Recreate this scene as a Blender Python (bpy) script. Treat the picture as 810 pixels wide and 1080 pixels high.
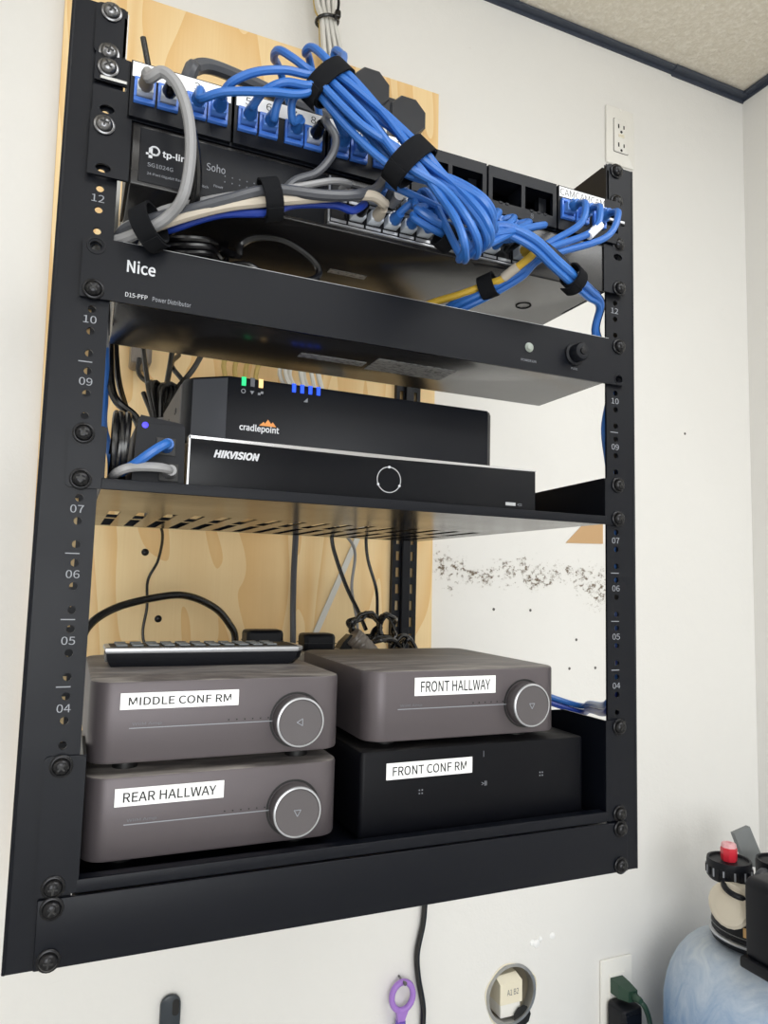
import bpy, bmesh, math, random
from mathutils import Vector, Matrix
for _o in list(bpy.data.objects): bpy.data.objects.remove(_o, do_unlink=True)
random.seed(7)
SC = bpy.context.scene
COL = SC.collection
ZO = 1.13                      # height of the rack's bottom edge above the floor (m)
def V(p): return Vector((p[0]*.001, p[1]*.001, p[2]*.001 + ZO))   # rack millimetres -> metres

# ------------------------------------------------------------------ camera
cam = bpy.data.objects.new('camera', bpy.data.cameras.new('camera')); COL.objects.link(cam)
yaw, pitch, roll, FPX = .40821, .09687, .02614, 762.03
fw = Vector((math.sin(yaw)*math.cos(pitch), math.cos(yaw)*math.cos(pitch), math.sin(pitch)))
rt = Vector((math.cos(yaw), -math.sin(yaw), 0)); up = rt.cross(fw)
r2 = rt*math.cos(roll) + up*math.sin(roll); u2 = -rt*math.sin(roll) + up*math.cos(roll)
cam.matrix_world = Matrix(((r2.x, u2.x, -fw.x, 0), (r2.y, u2.y, -fw.y, 0), (r2.z, u2.z, -fw.z, 0), (0, 0, 0, 1)))
cam.location = V((-236.18, -533.74, 252.70))
cam.data.sensor_fit = 'VERTICAL'; cam.data.sensor_height = 24.0; cam.data.lens = FPX/1080*24.0
cam.data.clip_start = .01
SC.camera = cam
# ------------------------------------------------------------------ light
SC.view_settings.view_transform = 'Standard'; SC.view_settings.look = 'None'
SC.view_settings.gamma = 1; SC.view_settings.use_curve_mapping = False
SC.view_settings.exposure = -0.24
w = bpy.data.worlds.new('world'); SC.world = w; w.use_nodes = True
w.node_tree.nodes['Background'].inputs[0].default_value = (.8, .88, 1, 1)
w.node_tree.nodes['Background'].inputs[1].default_value = .15
def area(name, loc, sx, sy, power, col):
    l = bpy.data.lights.new(name, 'AREA'); l.shape = 'RECTANGLE'; l.size = sx; l.size_y = sy
    l.energy = power; l.color = col
    o = bpy.data.objects.new(name, l); COL.objects.link(o); o.location = loc; return o
area('ceiling_panel_light', (.45, -.95, 2.41), 1.2, .6, 18, (.97, .99, 1))
area('ceiling_panel_light', (-1.15, -1.05, 2.41), 1.2, .6, 7, (.98, .99, 1))
wl = area('added_fill_light', (-.45, -2.26, 1.42), 1.3, 1.3, 38, (.96, .985, 1)); wl.rotation_euler = (math.radians(90), 0, 0)  # added fill light behind the camera, brightens ceiling and plywood

# ------------------------------------------------------------------ materials
MAT = {}
def mat(name, col, rough=.5, metal=0.0, spec=.5, emit=None, es=1.0, alpha=None, trans=0):
    m = bpy.data.materials.new(name); m.use_nodes = True
    b = m.node_tree.nodes['Principled BSDF']
    b.inputs['Base Color'].default_value = (*col, 1); b.inputs['Roughness'].default_value = rough
    b.inputs['Metallic'].default_value = metal; b.inputs['Specular IOR Level'].default_value = spec
    b.inputs['Transmission Weight'].default_value = trans
    if emit: b.inputs['Emission Color'].default_value = (*emit, 1); b.inputs['Emission Strength'].default_value = es
    MAT[name] = m; return m
def S(r, g, b):                                   # sRGB 0-255 -> linear
    f = lambda c: (c/255/12.92) if c/255 <= .04045 else ((c/255+.055)/1.055)**2.4
    return (f(r), f(g), f(b))
class NT:
    def __init__(s, m): s.t = m.node_tree; s.b = s.t.nodes['Principled BSDF']
    def n(s, kind, **kw):
        nd = s.t.nodes.new(kind)
        for k, v in kw.items():
            if k.startswith('i_'): nd.inputs[k[2:].replace('_', ' ')].default_value = v
            else: setattr(nd, k, v)
        return nd
    def l(s, a, b): s.t.links.new(a, b)
    def math(s, op, a, b=None, clamp=False):
        nd = s.t.nodes.new('ShaderNodeMath'); nd.operation = op; nd.use_clamp = clamp
        for i, x in enumerate((a, b)):
            if x is None: continue
            if isinstance(x, (int, float)): nd.inputs[i].default_value = x
            else: s.l(x, nd.inputs[i])
        return nd.outputs[0]
    def ramp(s, src, stops):
        r = s.t.nodes.new('ShaderNodeValToRGB'); s.l(src, r.inputs[0])
        e = r.color_ramp.elements
        while len(e) < len(stops): e.new(.5)
        for k, (p, c) in enumerate(stops): e[k].position = p; e[k].color = (*c, 1)
        return r.outputs[0]
    def mix(s, fac, a, b):
        nd = s.t.nodes.new('ShaderNodeMix'); nd.data_type = 'RGBA'
        for sock, x in ((nd.inputs[0], fac), (nd.inputs[6], a), (nd.inputs[7], b)):
            if isinstance(x, (int, float)): sock.default_value = x
            elif isinstance(x, tuple): sock.default_value = (*x, 1)
            else: s.l(x, sock)
        return nd.outputs[2]
    def noise(s, vec, scale, detail=3, rough=.5, dist=0):
        nd = s.n('ShaderNodeTexNoise'); nd.inputs['Scale'].default_value = scale
        nd.inputs['Detail'].default_value = detail; nd.inputs['Roughness'].default_value = rough
        nd.inputs['Distortion'].default_value = dist
        s.l(vec, nd.inputs['Vector']); return nd.outputs['Fac']
    def bump(s, h, strength=.2, dist=.001):
        nd = s.n('ShaderNodeBump'); nd.inputs['Strength'].default_value = strength; nd.inputs['Distance'].default_value = dist
        s.l(h, nd.inputs['Height']); s.l(nd.outputs[0], s.b.inputs['Normal'])
    def pos(s): return s.n('ShaderNodeNewGeometry').outputs['Position']
    def mapped(s, vec, scale=(1, 1, 1), loc=(0, 0, 0)):
        m = s.n('ShaderNodeMapping'); m.inputs['Scale'].default_value = scale; m.inputs['Location'].default_value = loc
        s.l(vec, m.inputs[0]); return m.outputs[0]

def noisy_black(name, col, rough, bump=.08, scale=900, speck=.0):
    m = mat(name, col, rough, spec=.22); t = NT(m); p = t.pos()
    n = t.noise(p, scale, 2); t.bump(n, bump, .0004)
    sm = t.noise(p, 14, 4, .6)
    t.l(t.math('ADD', t.math('MULTIPLY', sm, .16), rough-.08), t.b.inputs['Roughness'])
    return m
noisy_black('black_paint', S(8, 11, 19), .42)
noisy_black('black_gloss_paint', S(10, 12, 18), .2, .02)
noisy_black('chassis_black', S(32, 31, 32), .24, .02)
MAT['chassis_black'].node_tree.nodes['Principled BSDF'].inputs['Specular IOR Level'].default_value = .5
noisy_black('black_satin', S(9, 12, 20), .40, .03)
noisy_black('black_plastic', S(15, 17, 23), .45, .1, 1400)
mat('rubber', S(16, 16, 17), .5); mat('cord_black', S(13, 13, 15), .27, spec=.6); mat('bracket_grey', S(58, 60, 66), .4)
mat('screw_black', S(38, 38, 40), .28, .75); mat('screw_steel', S(120, 120, 122), .28, .95)
mat('chrome', S(205, 205, 208), .22, 1.0); mat('silver_plastic', S(190, 192, 196), .3, .6)
mat('white_print', S(205, 207, 212), .6); mat('dim_print', S(140, 143, 150), .6); mat('grey_print', S(100, 103, 110), .6)
mat('label_white', S(244, 244, 244), .55); mat('label_ink', S(32, 32, 34), .6)
mat('port_black', S(12, 12, 13), .5); mat('port_gold', S(190, 150, 70), .3, 1.0)
mat('keystone_blue', S(66, 116, 205), .3); mat('plug_clear_blue', S(92, 140, 220), .2, spec=.7)
mat('plug_clear', S(205, 212, 222), .15, spec=.7)
mat('velcro', S(22, 23, 26), .95, spec=.15)
mat('orange_print', S(226, 150, 80), .6); mat('dark_side', S(92, 88, 86), .55)
mat('led_green', S(30, 200, 120), .4, emit=S(30, 220, 130), es=.9)
mat('led_amber', S(245, 205, 140), .4, emit=S(255, 210, 140), es=.8)
mat('led_blue', S(30, 80, 230), .4, emit=S(30, 85, 255), es=.9)
mat('led_violet', S(60, 50, 235), .4, emit=S(60, 50, 255), es=.9)
mat('led_off', S(150, 158, 150), .3)
mat('cream_plastic', S(236, 228, 205), .45); mat('outlet_white', S(238, 236, 230), .35)
mat('slot_dark', S(40, 38, 36), .6); mat('green_plug', S(38, 66, 52), .45)
mat('purple', S(118, 92, 190), .35); mat('lilac', S(164, 122, 205), .35)
mat('hook_dark', S(42, 50, 58), .35); mat('cardboard', S(196, 160, 118), .85)
mat('red_plastic', S(205, 44, 60), .3); mat('pinkish', S(226, 170, 175), .4)
mat('beige_metal', S(200, 192, 176), .38, .15); mat('tank_sticker', S(222, 180, 120), .6)
mat('grey_panel', S(120, 124, 126), .4, .3); mat('yellow_cable', S(214, 176, 62), .45)
mat('white_cable', S(214, 212, 206), .5); mat('beige_cable', S(190, 180, 165), .5)
mat('grey_cable', S(140, 140, 142), .42); mat('dark_grey_cable', S(72, 74, 80), .36)
mat('olive_cable', S(190, 165, 95), .5); mat('power_strip', S(190, 180, 165), .55)
mat('grid_grey', S(62, 68, 80), .5); mat('smoky_plastic', S(120, 112, 104), .3)
mat('hole_dark', S(70, 66, 60), .9); mat('galvanised', S(180, 180, 178), .35, .8)

def cable_blue():
    m = mat('blue_cable', S(48, 112, 196), .36); t = NT(m)
    n = t.noise(t.pos(), 30, 2)
    t.l(t.mix(n, S(34, 90, 170), S(54, 114, 190)), t.b.inputs['Base Color'])
cable_blue(); mat('deep_blue_cable', S(24, 56, 150), .4)

def m_wall():
    m = mat('wall_paint', S(226, 222, 214), .62, spec=.35); t = NT(m); p = t.pos()
    sep = t.n('ShaderNodeSeparateXYZ'); t.l(p, sep.inputs[0]); X, Y, Z = sep.outputs
    big = t.noise(p, 1.7, 3)
    base = t.mix(big, S(228, 226, 222), S(236, 235, 232))
    # scuffed, torn paint in the bay behind the rack: a band of specks with a shape of its own
    def win(c, a, b, f):
        lo = t.math('MULTIPLY', t.math('SUBTRACT', c, a), 1/f, True)
        hi = t.math('MULTIPLY', t.math('SUBTRACT', b, c), 1/f, True)
        return t.math('MULTIPLY', lo, hi)
    wob = t.math('MULTIPLY', t.math('SUBTRACT', t.noise(p, 9, 3), .5), .10)
    Zw = t.math('ADD', Z, wob)
    band = t.math('MULTIPLY', win(X, .29, .74, .03), win(Zw, ZO+.232, ZO+.312, .03))
    deep = t.math('MAXIMUM', t.math('MULTIPLY', win(X, .29, .40, .05), win(Zw, ZO+.215, ZO+.265, .025)), t.math('MULTIPLY', win(X, .53, .74, .08), win(Zw, ZO+.20, ZO+.30, .04)))
    mask = t.math('MAXIMUM', band, deep)
    sp = t.noise(t.mapped(p, (1, 1, 1.3)), 105, 5, .74)
    thr = t.math('SUBTRACT', .70, t.math('MULTIPLY', mask, .19))
    speck = t.math('MULTIPLY', t.math('SUBTRACT', sp, thr), 9, True)
    speck = t.math('MULTIPLY', speck, mask)
    col = t.mix(speck, base, S(112, 96, 78))
    # faint hairline scuffs elsewhere
    sc = t.noise(t.mapped(p, (2.2, 1, 9)), 11, 4, .7, .6)
    scm = t.math('MULTIPLY', t.math('SUBTRACT', sc, .70), 6, True)
    col = t.mix(t.math('MULTIPLY', scm, .25), col, S(170, 160, 148))
    t.l(col, t.b.inputs['Base Color'])
    fine = t.noise(p, 260, 3); rough = t.noise(p, 45, 3)
    h = t.math('ADD', t.math('MULTIPLY', fine, .35), t.math('ADD', rough, t.math('MULTIPLY', speck, -1.2)))
    t.bump(h, .45, .0014)
m_wall()
def m_wood():
    m = mat('plywood', S(222, 182, 126), .55, spec=.22); t = NT(m); p = t.pos()
    q = t.mapped(p, (1, 1, .16))
    broad = t.noise(q, 7, 2, .45, 1.4)
    wv = t.math('FRACT', t.math('MULTIPLY', broad, 7.0))
    band = t.math('POWER', wv, 1.4)
    fine = t.noise(t.mapped(p, (1, 1, .02)), 420, 4, .6)
    col = t.mix(band, S(250, 226, 178), S(238, 200, 142))
    col = t.mix(t.math('MULTIPLY', fine, .22), col, S(206, 158, 98))
    blot = t.noise(q, 3, 3, .6)
    col = t.mix(t.math('MULTIPLY', t.math('SUBTRACT', blot, .5), 1.2, True), col, S(220, 172, 110))
    t.l(col, t.b.inputs['Base Color']); t.bump(fine, .15, .0005)
m_wood()
def m_edge():
    m = mat('plywood_edge', S(214, 178, 122), .6); t = NT(m); p = t.pos()
    n = t.noise(t.mapped(p, (60, 260, 2)), 3, 2)
    t.l(t.mix(n, S(226, 194, 140), S(196, 150, 92)), t.b.inputs['Base Color'])
m_edge()
def m_tile():
    m = mat('ceiling_tile', S(222, 214, 196), .9, spec=.1); t = NT(m); p = t.pos()
    n = t.noise(p, 120, 4, .65); f = t.noise(p, 38, 2)
    t.l(t.mix(t.math('MULTIPLY', t.math('SUBTRACT', n, .45), 2.2, True), S(222, 214, 198), S(248, 243, 232)), t.b.inputs['Base Color'])
    t.bump(t.math('ADD', n, f), .7, .004)
m_tile()
def m_floor():
    m = mat('floor_vinyl', S(150, 145, 138), .5); t = NT(m); p = t.pos()
    t.l(t.mix(t.noise(p, 6, 4), S(182, 181, 178), S(200, 199, 196)), t.b.inputs['Base Color'])
m_floor()
def m_amp(name, c, dust, mt=.35):
    m = mat(name, c, .42, mt, spec=.4 if mt else .14); t = NT(m); g = t.n('ShaderNodeNewGeometry'); p = g.outputs['Position']
    sep = t.n('ShaderNodeSeparateXYZ'); t.l(g.outputs['Normal'], sep.inputs[0])
    upm = t.math('MULTIPLY', t.math('SUBTRACT', sep.outputs[2], .6), 3, True)
    sw = t.noise(t.mapped(p, (6, 22, 10)), 1.6, 5, .6, 1.8)
    d = t.math('MULTIPLY', upm, t.math('ADD', t.math('MULTIPLY', t.math('SUBTRACT', sw, .42), 2.2, True), .18))
    t.l(t.mix(t.math('MULTIPLY', d, dust), c, S(176, 170, 162)), t.b.inputs['Base Color'])
    t.l(t.math('ADD', t.math('MULTIPLY', d, .35), .42), t.b.inputs['Roughness'])
    t.l(t.math('SUBTRACT', mt, t.math('MULTIPLY', d, mt)), t.b.inputs['Metallic'])
    t.bump(t.noise(p, 1500, 2), .06, .0003)
m_amp('amp_grey', S(88, 82, 85), .9); m_amp('amp_black', S(9, 10, 15), .05, 0)
m_amp('knob_face', S(92, 88, 90), 0)
def m_tank():
    m = mat('tank_blue', S(110, 150, 190), .4, spec=.5); t = NT(m); p = t.pos()
    sep = t.n('ShaderNodeSeparateXYZ'); t.l(p, sep.inputs[0])
    sw = t.noise(t.mapped(p, (7, 7, 3)), 3.0, 6, .68, 2.2)
    upf = t.math('MULTIPLY', t.math('SUBTRACT', sep.outputs[2], ZO-.44), 1/.13, True)   # frosty scuffing thickest near the neck
    k = t.math('ADD', t.math('ADD', t.math('MULTIPLY', upf, .62), .12), t.math('MULTIPLY', t.math('SUBTRACT', sw, .5), .9), True)
    t.l(t.mix(k, S(76, 122, 172), S(206, 214, 220)), t.b.inputs['Base Color'])
m_tank()
def m_sticker():
    m = mat('silver_sticker', S(150, 150, 150), .4); t = NT(m); p = t.pos()
    n = t.noise(t.mapped(p, (240, 700, 1)), 1.0, 2)
    t.l(t.mix(t.math('MULTIPLY', t.math('SUBTRACT', n, .5), 8, True), S(150, 150, 150), S(70, 70, 72)), t.b.inputs['Base Color'])
m_sticker()

# ------------------------------------------------------------------ mesh helpers (all in rack millimetres)
class MB:
    def __init__(s): s.v = []; s.f = []
    def add(s, vs, fs):
        o = len(s.v); s.v += [tuple(map(float, v)) for v in vs]; s.f += [tuple(o+i for i in f) for f in fs]; return s
    def loops(s, loops, cap0=True, cap1=True):
        n = len(loops[0]); vs = [p for L in loops for p in L]; fs = []
        for i in range(len(loops)-1):
            for k in range(n): fs.append((i*n+k, i*n+(k+1) % n, (i+1)*n+(k+1) % n, (i+1)*n+k))
        if cap0: fs.append(tuple(range(n-1, -1, -1)))
        if cap1: fs.append(tuple((len(loops)-1)*n+k for k in range(n)))
        return s.add(vs, fs)
    def box(s, x0, x1, y0, y1, z0, z1, b=0):
        if b <= 0:
            return s.add([(x0,y0,z0),(x1,y0,z0),(x1,y1,z0),(x0,y1,z0),(x0,y0,z1),(x1,y0,z1),(x1,y1,z1),(x0,y1,z1)],
                         [(0,3,2,1),(4,5,6,7),(0,1,5,4),(1,2,6,5),(2,3,7,6),(3,0,4,7)])
        def L(z, i): # chamfered octagonal loop
            a0, a1, c0, c1 = x0+i, x1-i, y0+i, y1-i
            return [(a0+b,c0,z),(a1-b,c0,z),(a1,c0+b,z),(a1,c1-b,z),(a1-b,c1,z),(a0+b,c1,z),(a0,c1-b,z),(a0,c0+b,z)]
        h = b*.95
        return s.loops([L(z0, h*.6), L(z0+b*.35, h*.2), L(z0+b, 0), L(z1-b, 0), L(z1-b*.35, h*.2), L(z1, h*.6)])
    def rprism(s, x0, x1, y0, y1, z0, z1, r, e=2, n=6, plane='z'):
        """rounded-rectangle slab: corner radius r, edge softening e; plane = axis it is thick along"""
        def L(t, i):
            pts = []
            for cx, cy, a0 in ((x1-r, y1-r, 0), (x0+r, y1-r, 90), (x0+r, y0+r, 180), (x1-r, y0+r, 270)):
                for k in range(n+1):
                    a = math.radians(a0+90*k/n); pts.append((cx+(r-i)*math.cos(a), cy+(r-i)*math.sin(a), t))
            return pts
        ls = [L(z0, e)] if e else [L(z0, 0)]
        if e: ls += [L(z0+e*.3, e*.3), L(z0+e, 0), L(z1-e, 0), L(z1-e*.3, e*.3), L(z1, e)]
        else: ls.append(L(z1, 0))
        if plane == 'y': ls = [[(a, -c, b) for a, b, c in q] for q in ls]
        return s.loops(ls)
    def lathe(s, c, prof, axis='z', n=24, cap=True):
        """prof: (radius, height along axis)"""
        ls = []
        for r, h in prof:
            q = []
            for k in range(n):
                a = 2*math.pi*k/n; u, v = r*math.cos(a), r*math.sin(a)
                q.append({'z': (c[0]+u, c[1]+v, c[2]+h), 'y': (c[0]+u, c[1]-h, c[2]+v), 'x': (c[0]+h, c[1]+u, c[2]+v)}[axis])
            ls.append(q)
        return s.loops(ls, cap, cap)
    def tube(s, pts, r, n=10, sub=6, cap=True, closed=False):
        P = [Vector(p) for p in pts]; R = []
        m = len(P)
        if m > 2:
            Q = []
            rng = range(m if closed else m-1)
            for i in rng:
                p1, p2 = P[i], P[(i+1) % m]
                p0 = P[i-1] if (i > 0 or closed) else p1*2-p2
                p3 = P[(i+2) % m] if (i+2 < m or closed) else p2*2-p1
                for k in range(sub):
                    t = k/sub
                    Q.append(.5*((2*p1)+(p2-p0)*t+(2*p0-5*p1+4*p2-p3)*t*t+(3*p1-p0-3*p2+p3)*t**3))
            if not closed: Q.append(P[-1])
        else: Q = P
        rr = r if callable(r) else (lambda t: r)
        T = []
        for i in range(len(Q)):
            a = Q[i-1] if (i > 0 or closed) else Q[i]; b = Q[(i+1) % len(Q)] if (i+1 < len(Q) or closed) else Q[i]
            d = b-a; T.append(d.normalized() if d.length > 1e-9 else Vector((0, 0, 1)))
        up_ = Vector((0, 0, 1)) if abs(T[0].z) < .9 else Vector((1, 0, 0))
        N = (up_-T[0]*up_.dot(T[0])).normalized(); ls = []
        for i, q in enumerate(Q):
            N = (N-T[i]*N.dot(T[i]))
            N = N.normalized() if N.length > 1e-6 else T[i].orthogonal().normalized()
            B = T[i].cross(N); rad = rr(i/max(1, len(Q)-1))
            ls.append([tuple(q+(N*math.cos(2*math.pi*k/n)+B*math.sin(2*math.pi*k/n))*rad) for k in range(n)])
        if closed: ls.append(ls[0]); return s.loops(ls, False, False)
        return s.loops(ls, cap, cap)
    def holed(s, x0, x1, z0, z1, y0, y1, holes, n=16):
        """vertical plate (thickness y0..y1, front y0) cut by holes (cx, cz, rx, rz, box) in non-overlapping cells box=(a,b,c,d)"""
        cells = []
        for cx, cz, rx, rz, (a, b, c, d) in holes:
            inn, out = [], []
            ang = [2*math.pi*(k+.5)/n for k in range(n)]
            for t in ang:
                inn.append((cx+rx*math.cos(t), cz+rz*math.sin(t)))
                ux, uz = math.cos(t), math.sin(t)
                k = min(((b-cx)/ux if ux > 1e-9 else (a-cx)/ux if ux < -1e-9 else 1e9), ((d-cz)/uz if uz > 1e-9 else (c-cz)/uz if uz < -1e-9 else 1e9))
                out.append([cx+ux*k, cz+uz*k])
            for q in ((a, c), (b, c), (a, d), (b, d)):
                k = min(range(n), key=lambda i: (out[i][0]-q[0])**2+(out[i][1]-q[1])**2); out[k] = [*q]
            vs = [(x, y0, z) for x, z in out]+[(x, y0, z) for x, z in inn]+[(x, y1, z) for x, z in inn]+[(x, y1, z) for x, z in out]
            fs = []
            for k in range(n):
                j = (k+1) % n
                fs += [(k, j, n+j, n+k), (n+k, n+j, 2*n+j, 2*n+k), (2*n+k, 2*n+j, 3*n+j, 3*n+k)]
            s.add(vs, fs)
        return s
    def grid(s, xs, ys, holes, z0, z1):
        """horizontal plate z0..z1 over break points xs, ys with cells (i, j) left open"""
        H = set(holes); nx, ny = len(xs)-1, len(ys)-1
        for i in range(nx):
            for j in range(ny):
                if (i, j) in H: continue
                a, b, c, d = xs[i], xs[i+1], ys[j], ys[j+1]
                s.add([(a,c,z1),(b,c,z1),(b,d,z1),(a,d,z1)], [(0,1,2,3)]); s.add([(a,c,z0),(b,c,z0),(b,d,z0),(a,d,z0)], [(3,2,1,0)])
                for q, (p1, p2) in (((i-1,j),((a,d),(a,c))), ((i+1,j),((b,c),(b,d))), ((i,j-1),((a,c),(b,c))), ((i,j+1),((b,d),(a,d)))):
                    if q in H or not (0 <= q[0] < nx and 0 <= q[1] < ny):
                        s.add([(*p1,z0),(*p2,z0),(*p2,z1),(*p1,z1)], [(0,1,2,3)])
        return s
    def mesh(s, name, org, smooth=True, weld=True):
        me = bpy.data.meshes.new(name)
        me.from_pydata([((x-org[0])*.001, (y-org[1])*.001, (z-org[2])*.001) for x, y, z in s.v], [], s.f)
        bm = bmesh.new(); bm.from_mesh(me)
        if weld: bmesh.ops.remove_doubles(bm, verts=bm.verts, dist=1e-6)
        bmesh.ops.recalc_face_normals(bm, faces=bm.faces); bm.to_mesh(me); bm.free()
        if smooth:
            me.polygons.foreach_set('use_smooth', [True]*len(me.polygons))
            try: me.set_sharp_from_angle(angle=math.radians(38))
            except Exception: pass
        return me
def put(name, me, m, parent=None, loc=None, rot=None):
    o = bpy.data.objects.new(name, me); COL.objects.link(o)
    if m and not me.materials: me.materials.append(MAT[m])
    if parent: o.parent = parent
    if loc is not None: o.location = loc
    if rot is not None: o.rotation_euler = rot
    return o
def tag(o, label=None, cat=None, group=None, kind=None):
    for k, v in (('label', label), ('category', cat), ('group', group), ('kind', kind)):
        if v: o[k] = v
    return o
class Thing:
    """an Empty at the thing's base; parts are given in rack millimetres"""
    def __init__(s, name, org, label=None, cat=None, group=None, kind=None):
        s.o = bpy.data.objects.new(name, None); COL.objects.link(s.o); s.o.location = V(org); s.org = org
        s.o.empty_display_size = .02; tag(s.o, label, cat, group, kind)
    def part(s, name, mb, m, under=None, label=None, kind=None, smooth=True):
        o = put(name, mb.mesh(name, s.org, smooth), m, under or s.o)
        return tag(o, label, kind=kind)
    def inst(s, name, me, m, p, rot=None, under=None):     # shared mesh placed at p (mm)
        return put(name, me, m, under or s.o, Vector([(p[k]-s.org[k])*.001 for k in range(3)]), rot)
    def text(s, name, txt, x, y, z, w, h, m='white_print', under=None, face='-y', bold=0, label=None, roll=0):
        """flat lettering: lower left corner at (x,y,z) mm, stretched to w x h mm; under may sit at the thing's origin"""
        me = text_mesh(txt, w, h, bold)
        rot = {'-y': (math.pi/2, roll, 0), '-z': (math.pi, 0, 0), '+z': (0, 0, 0)}[face]
        o = put(name, me, m, under or s.o, Vector([(v-k)*.001 for v, k in zip((x, y, z), s.org)]), rot)
        return tag(o, label)
FONTFILE = 'Noto Sans CJK Regular.woff2'
try:                                             # the sans-serif that ships inside Blender
    import os
    FONT = bpy.data.fonts.load(os.path.join(bpy.utils.system_resource('DATAFILES'), 'fonts', FONTFILE))
except Exception: FONT = None
def text_mesh(txt, w, h, bold=0, shear=0):
    cu = bpy.data.curves.new('lettering', 'FONT'); cu.body = txt; cu.size = 1; cu.extrude = .0; cu.offset = bold; cu.shear = shear
    cu.resolution_u = 4
    if FONT: cu.font = FONT
    to = bpy.data.objects.new('lettering', cu); COL.objects.link(to)
    dg = bpy.context.evaluated_depsgraph_get(); me = bpy.data.meshes.new_from_object(to.evaluated_get(dg))
    bpy.data.objects.remove(to); bpy.data.curves.remove(cu)
    xs = [v.co.x for v in me.vertices]; ys = [v.co.y for v in me.vertices]
    x0, x1, y0, y1 = min(xs), max(xs), min(ys), max(ys)
    for v in me.vertices:
        v.co.x = (v.co.x-x0)/(x1-x0)*w*.001; v.co.y = (v.co.y-y0)/(y1-y0)*h*.001; v.co.z = 0
    return me
def solid(name, mb, m, org, label, cat, group=None, kind=None):     # a thing that is one mesh
    me = mb.mesh(name, org); o = put(name, me, m); o.location = V(org); return tag(o, label, cat, group, kind)
def sub(o, org, name, mb, m, label=None):                           # part of a one-mesh thing
    return tag(put(name, mb.mesh(name, org), m, o), label)
def structure(name, mb, m, parent=None, smooth=False):
    me = mb.mesh(name, (0, 0, 0), smooth); o = put(name, me, m, parent)
    if not parent: o.location = V((0, 0, 0)); o['kind'] = 'structure'
    return o
U = 44.45
def hz(n, k): return (n-1)*U+(6.35, 22.225, 38.1)[k]

# ================================================================== the room
RX0, RX1, RY0, RY1, ZF, ZC = -1900., 1042., -2300., 520., -1130., 1318.
HX, HZ_, HR = 467., -409., 46.            # round opening low on the rack wall
m = MB()
m.holed(0, 0, 0, 0, RY1, RY1+14, [(HX, HZ_, HR, 46., (HX-70, HX+70, HZ_-70, HZ_+70))], 32)
m.box(RX0, HX-70, RY1, RY1+14, ZF, ZC); m.box(HX+70, RX1+14, RY1, RY1+14, ZF, ZC)
m.box(HX-70, HX+70, RY1, RY1+14, ZF, HZ_-70); m.box(HX-70, HX+70, RY1, RY1+14, HZ_+70, ZC)
wall_back = structure('wall_back', m, 'wall_paint')
structure('wall_right', MB().box(RX1, RX1+14, RY0, RY1-.2, ZF, ZC), 'wall_paint')
structure('wall_left', MB().box(RX0-14, RX0, RY0, RY1-.2, ZF, ZC), 'wall_paint')
structure('wall_front', MB().box(RX0-14, RX1+14, RY0-14, RY0, ZF, ZC), 'wall_paint')
structure('floor', MB().box(RX0-14, RX1+14, RY0-14, RY1+14, ZF-20, ZF), 'floor_vinyl')
ceil = structure('ceiling', MB().box(RX0-14, RX1+14, RY0-14, RY1+14, ZC+26, ZC+40), 'grid_grey')
# ceiling grid: dark wall angle and tees, textured tiles laid between them
tx = [RX1-13]
while tx[-1] > RX0: tx.append(tx[-1]-(586. if len(tx) == 1 else 610.))
ty = [RY1-13]
while ty[-1] > RY0: ty.append(ty[-1]-610.)
for i in range(len(tx)-1):
    for j in range(len(ty)-1):
        a, b, c, d = max(tx[i+1], RX0)+11, tx[i]-5, max(ty[j+1], RY0)+11, ty[j]-5
        if b-a < 30 or d-c < 30: continue
        structure('ceiling_tile', MB().box(a-6, b+6, c-6, d+6, ZC+5, ZC+20), 'ceiling_tile', ceil)
for x in tx[1:]:
    if x > RX0: structure('ceiling_tee', MB().box(x-10, x+12, RY0, RY1, ZC, ZC+4).box(x-1, x+1, RY0, RY1, ZC+4, ZC+26), 'grid_grey', ceil)
for y in ty[1:]:
    if y > RY0: structure('ceiling_tee', MB().box(RX0, RX1, y-10, y+12, ZC-.6, ZC+4), 'grid_grey', ceil)
structure('trim_1', MB().box(RX0, 845, RY1-15, RY1-.3, ZC-2, ZC+3).box(RX0, 845, RY1-2.5, RY1-.3, ZC-9, ZC-2), 'grid_grey')
structure('trim_2', MB().box(838, RX1, RY1-17, RY1-.3, ZC-4, ZC+3).box(838, RX1, RY1-3.2, RY1-.3, ZC-12, ZC-4), 'grid_grey')
structure('trim_3', MB().box(RX1-15, RX1-.3, RY0, RY1-17, ZC-3, ZC+3).box(RX1-2.5, RX1-.3, RY0, RY1-3.4, ZC-10, ZC-3), 'grid_grey')

# added window frame behind the camera, unseen, dressing the added fill light
m = MB(); frame = [(-1450, -50, -360, -320), (-1450, -50, 960, 1000), (-1450, -1410, -320, 960), (-90, -50, -320, 960), (-770, -730, -320, 960)]
for a, b, c, d in frame: m.box(a, b, RY0+.5, RY0+30, c, d)
structure('added_window_frame', m, 'outlet_white')
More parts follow.
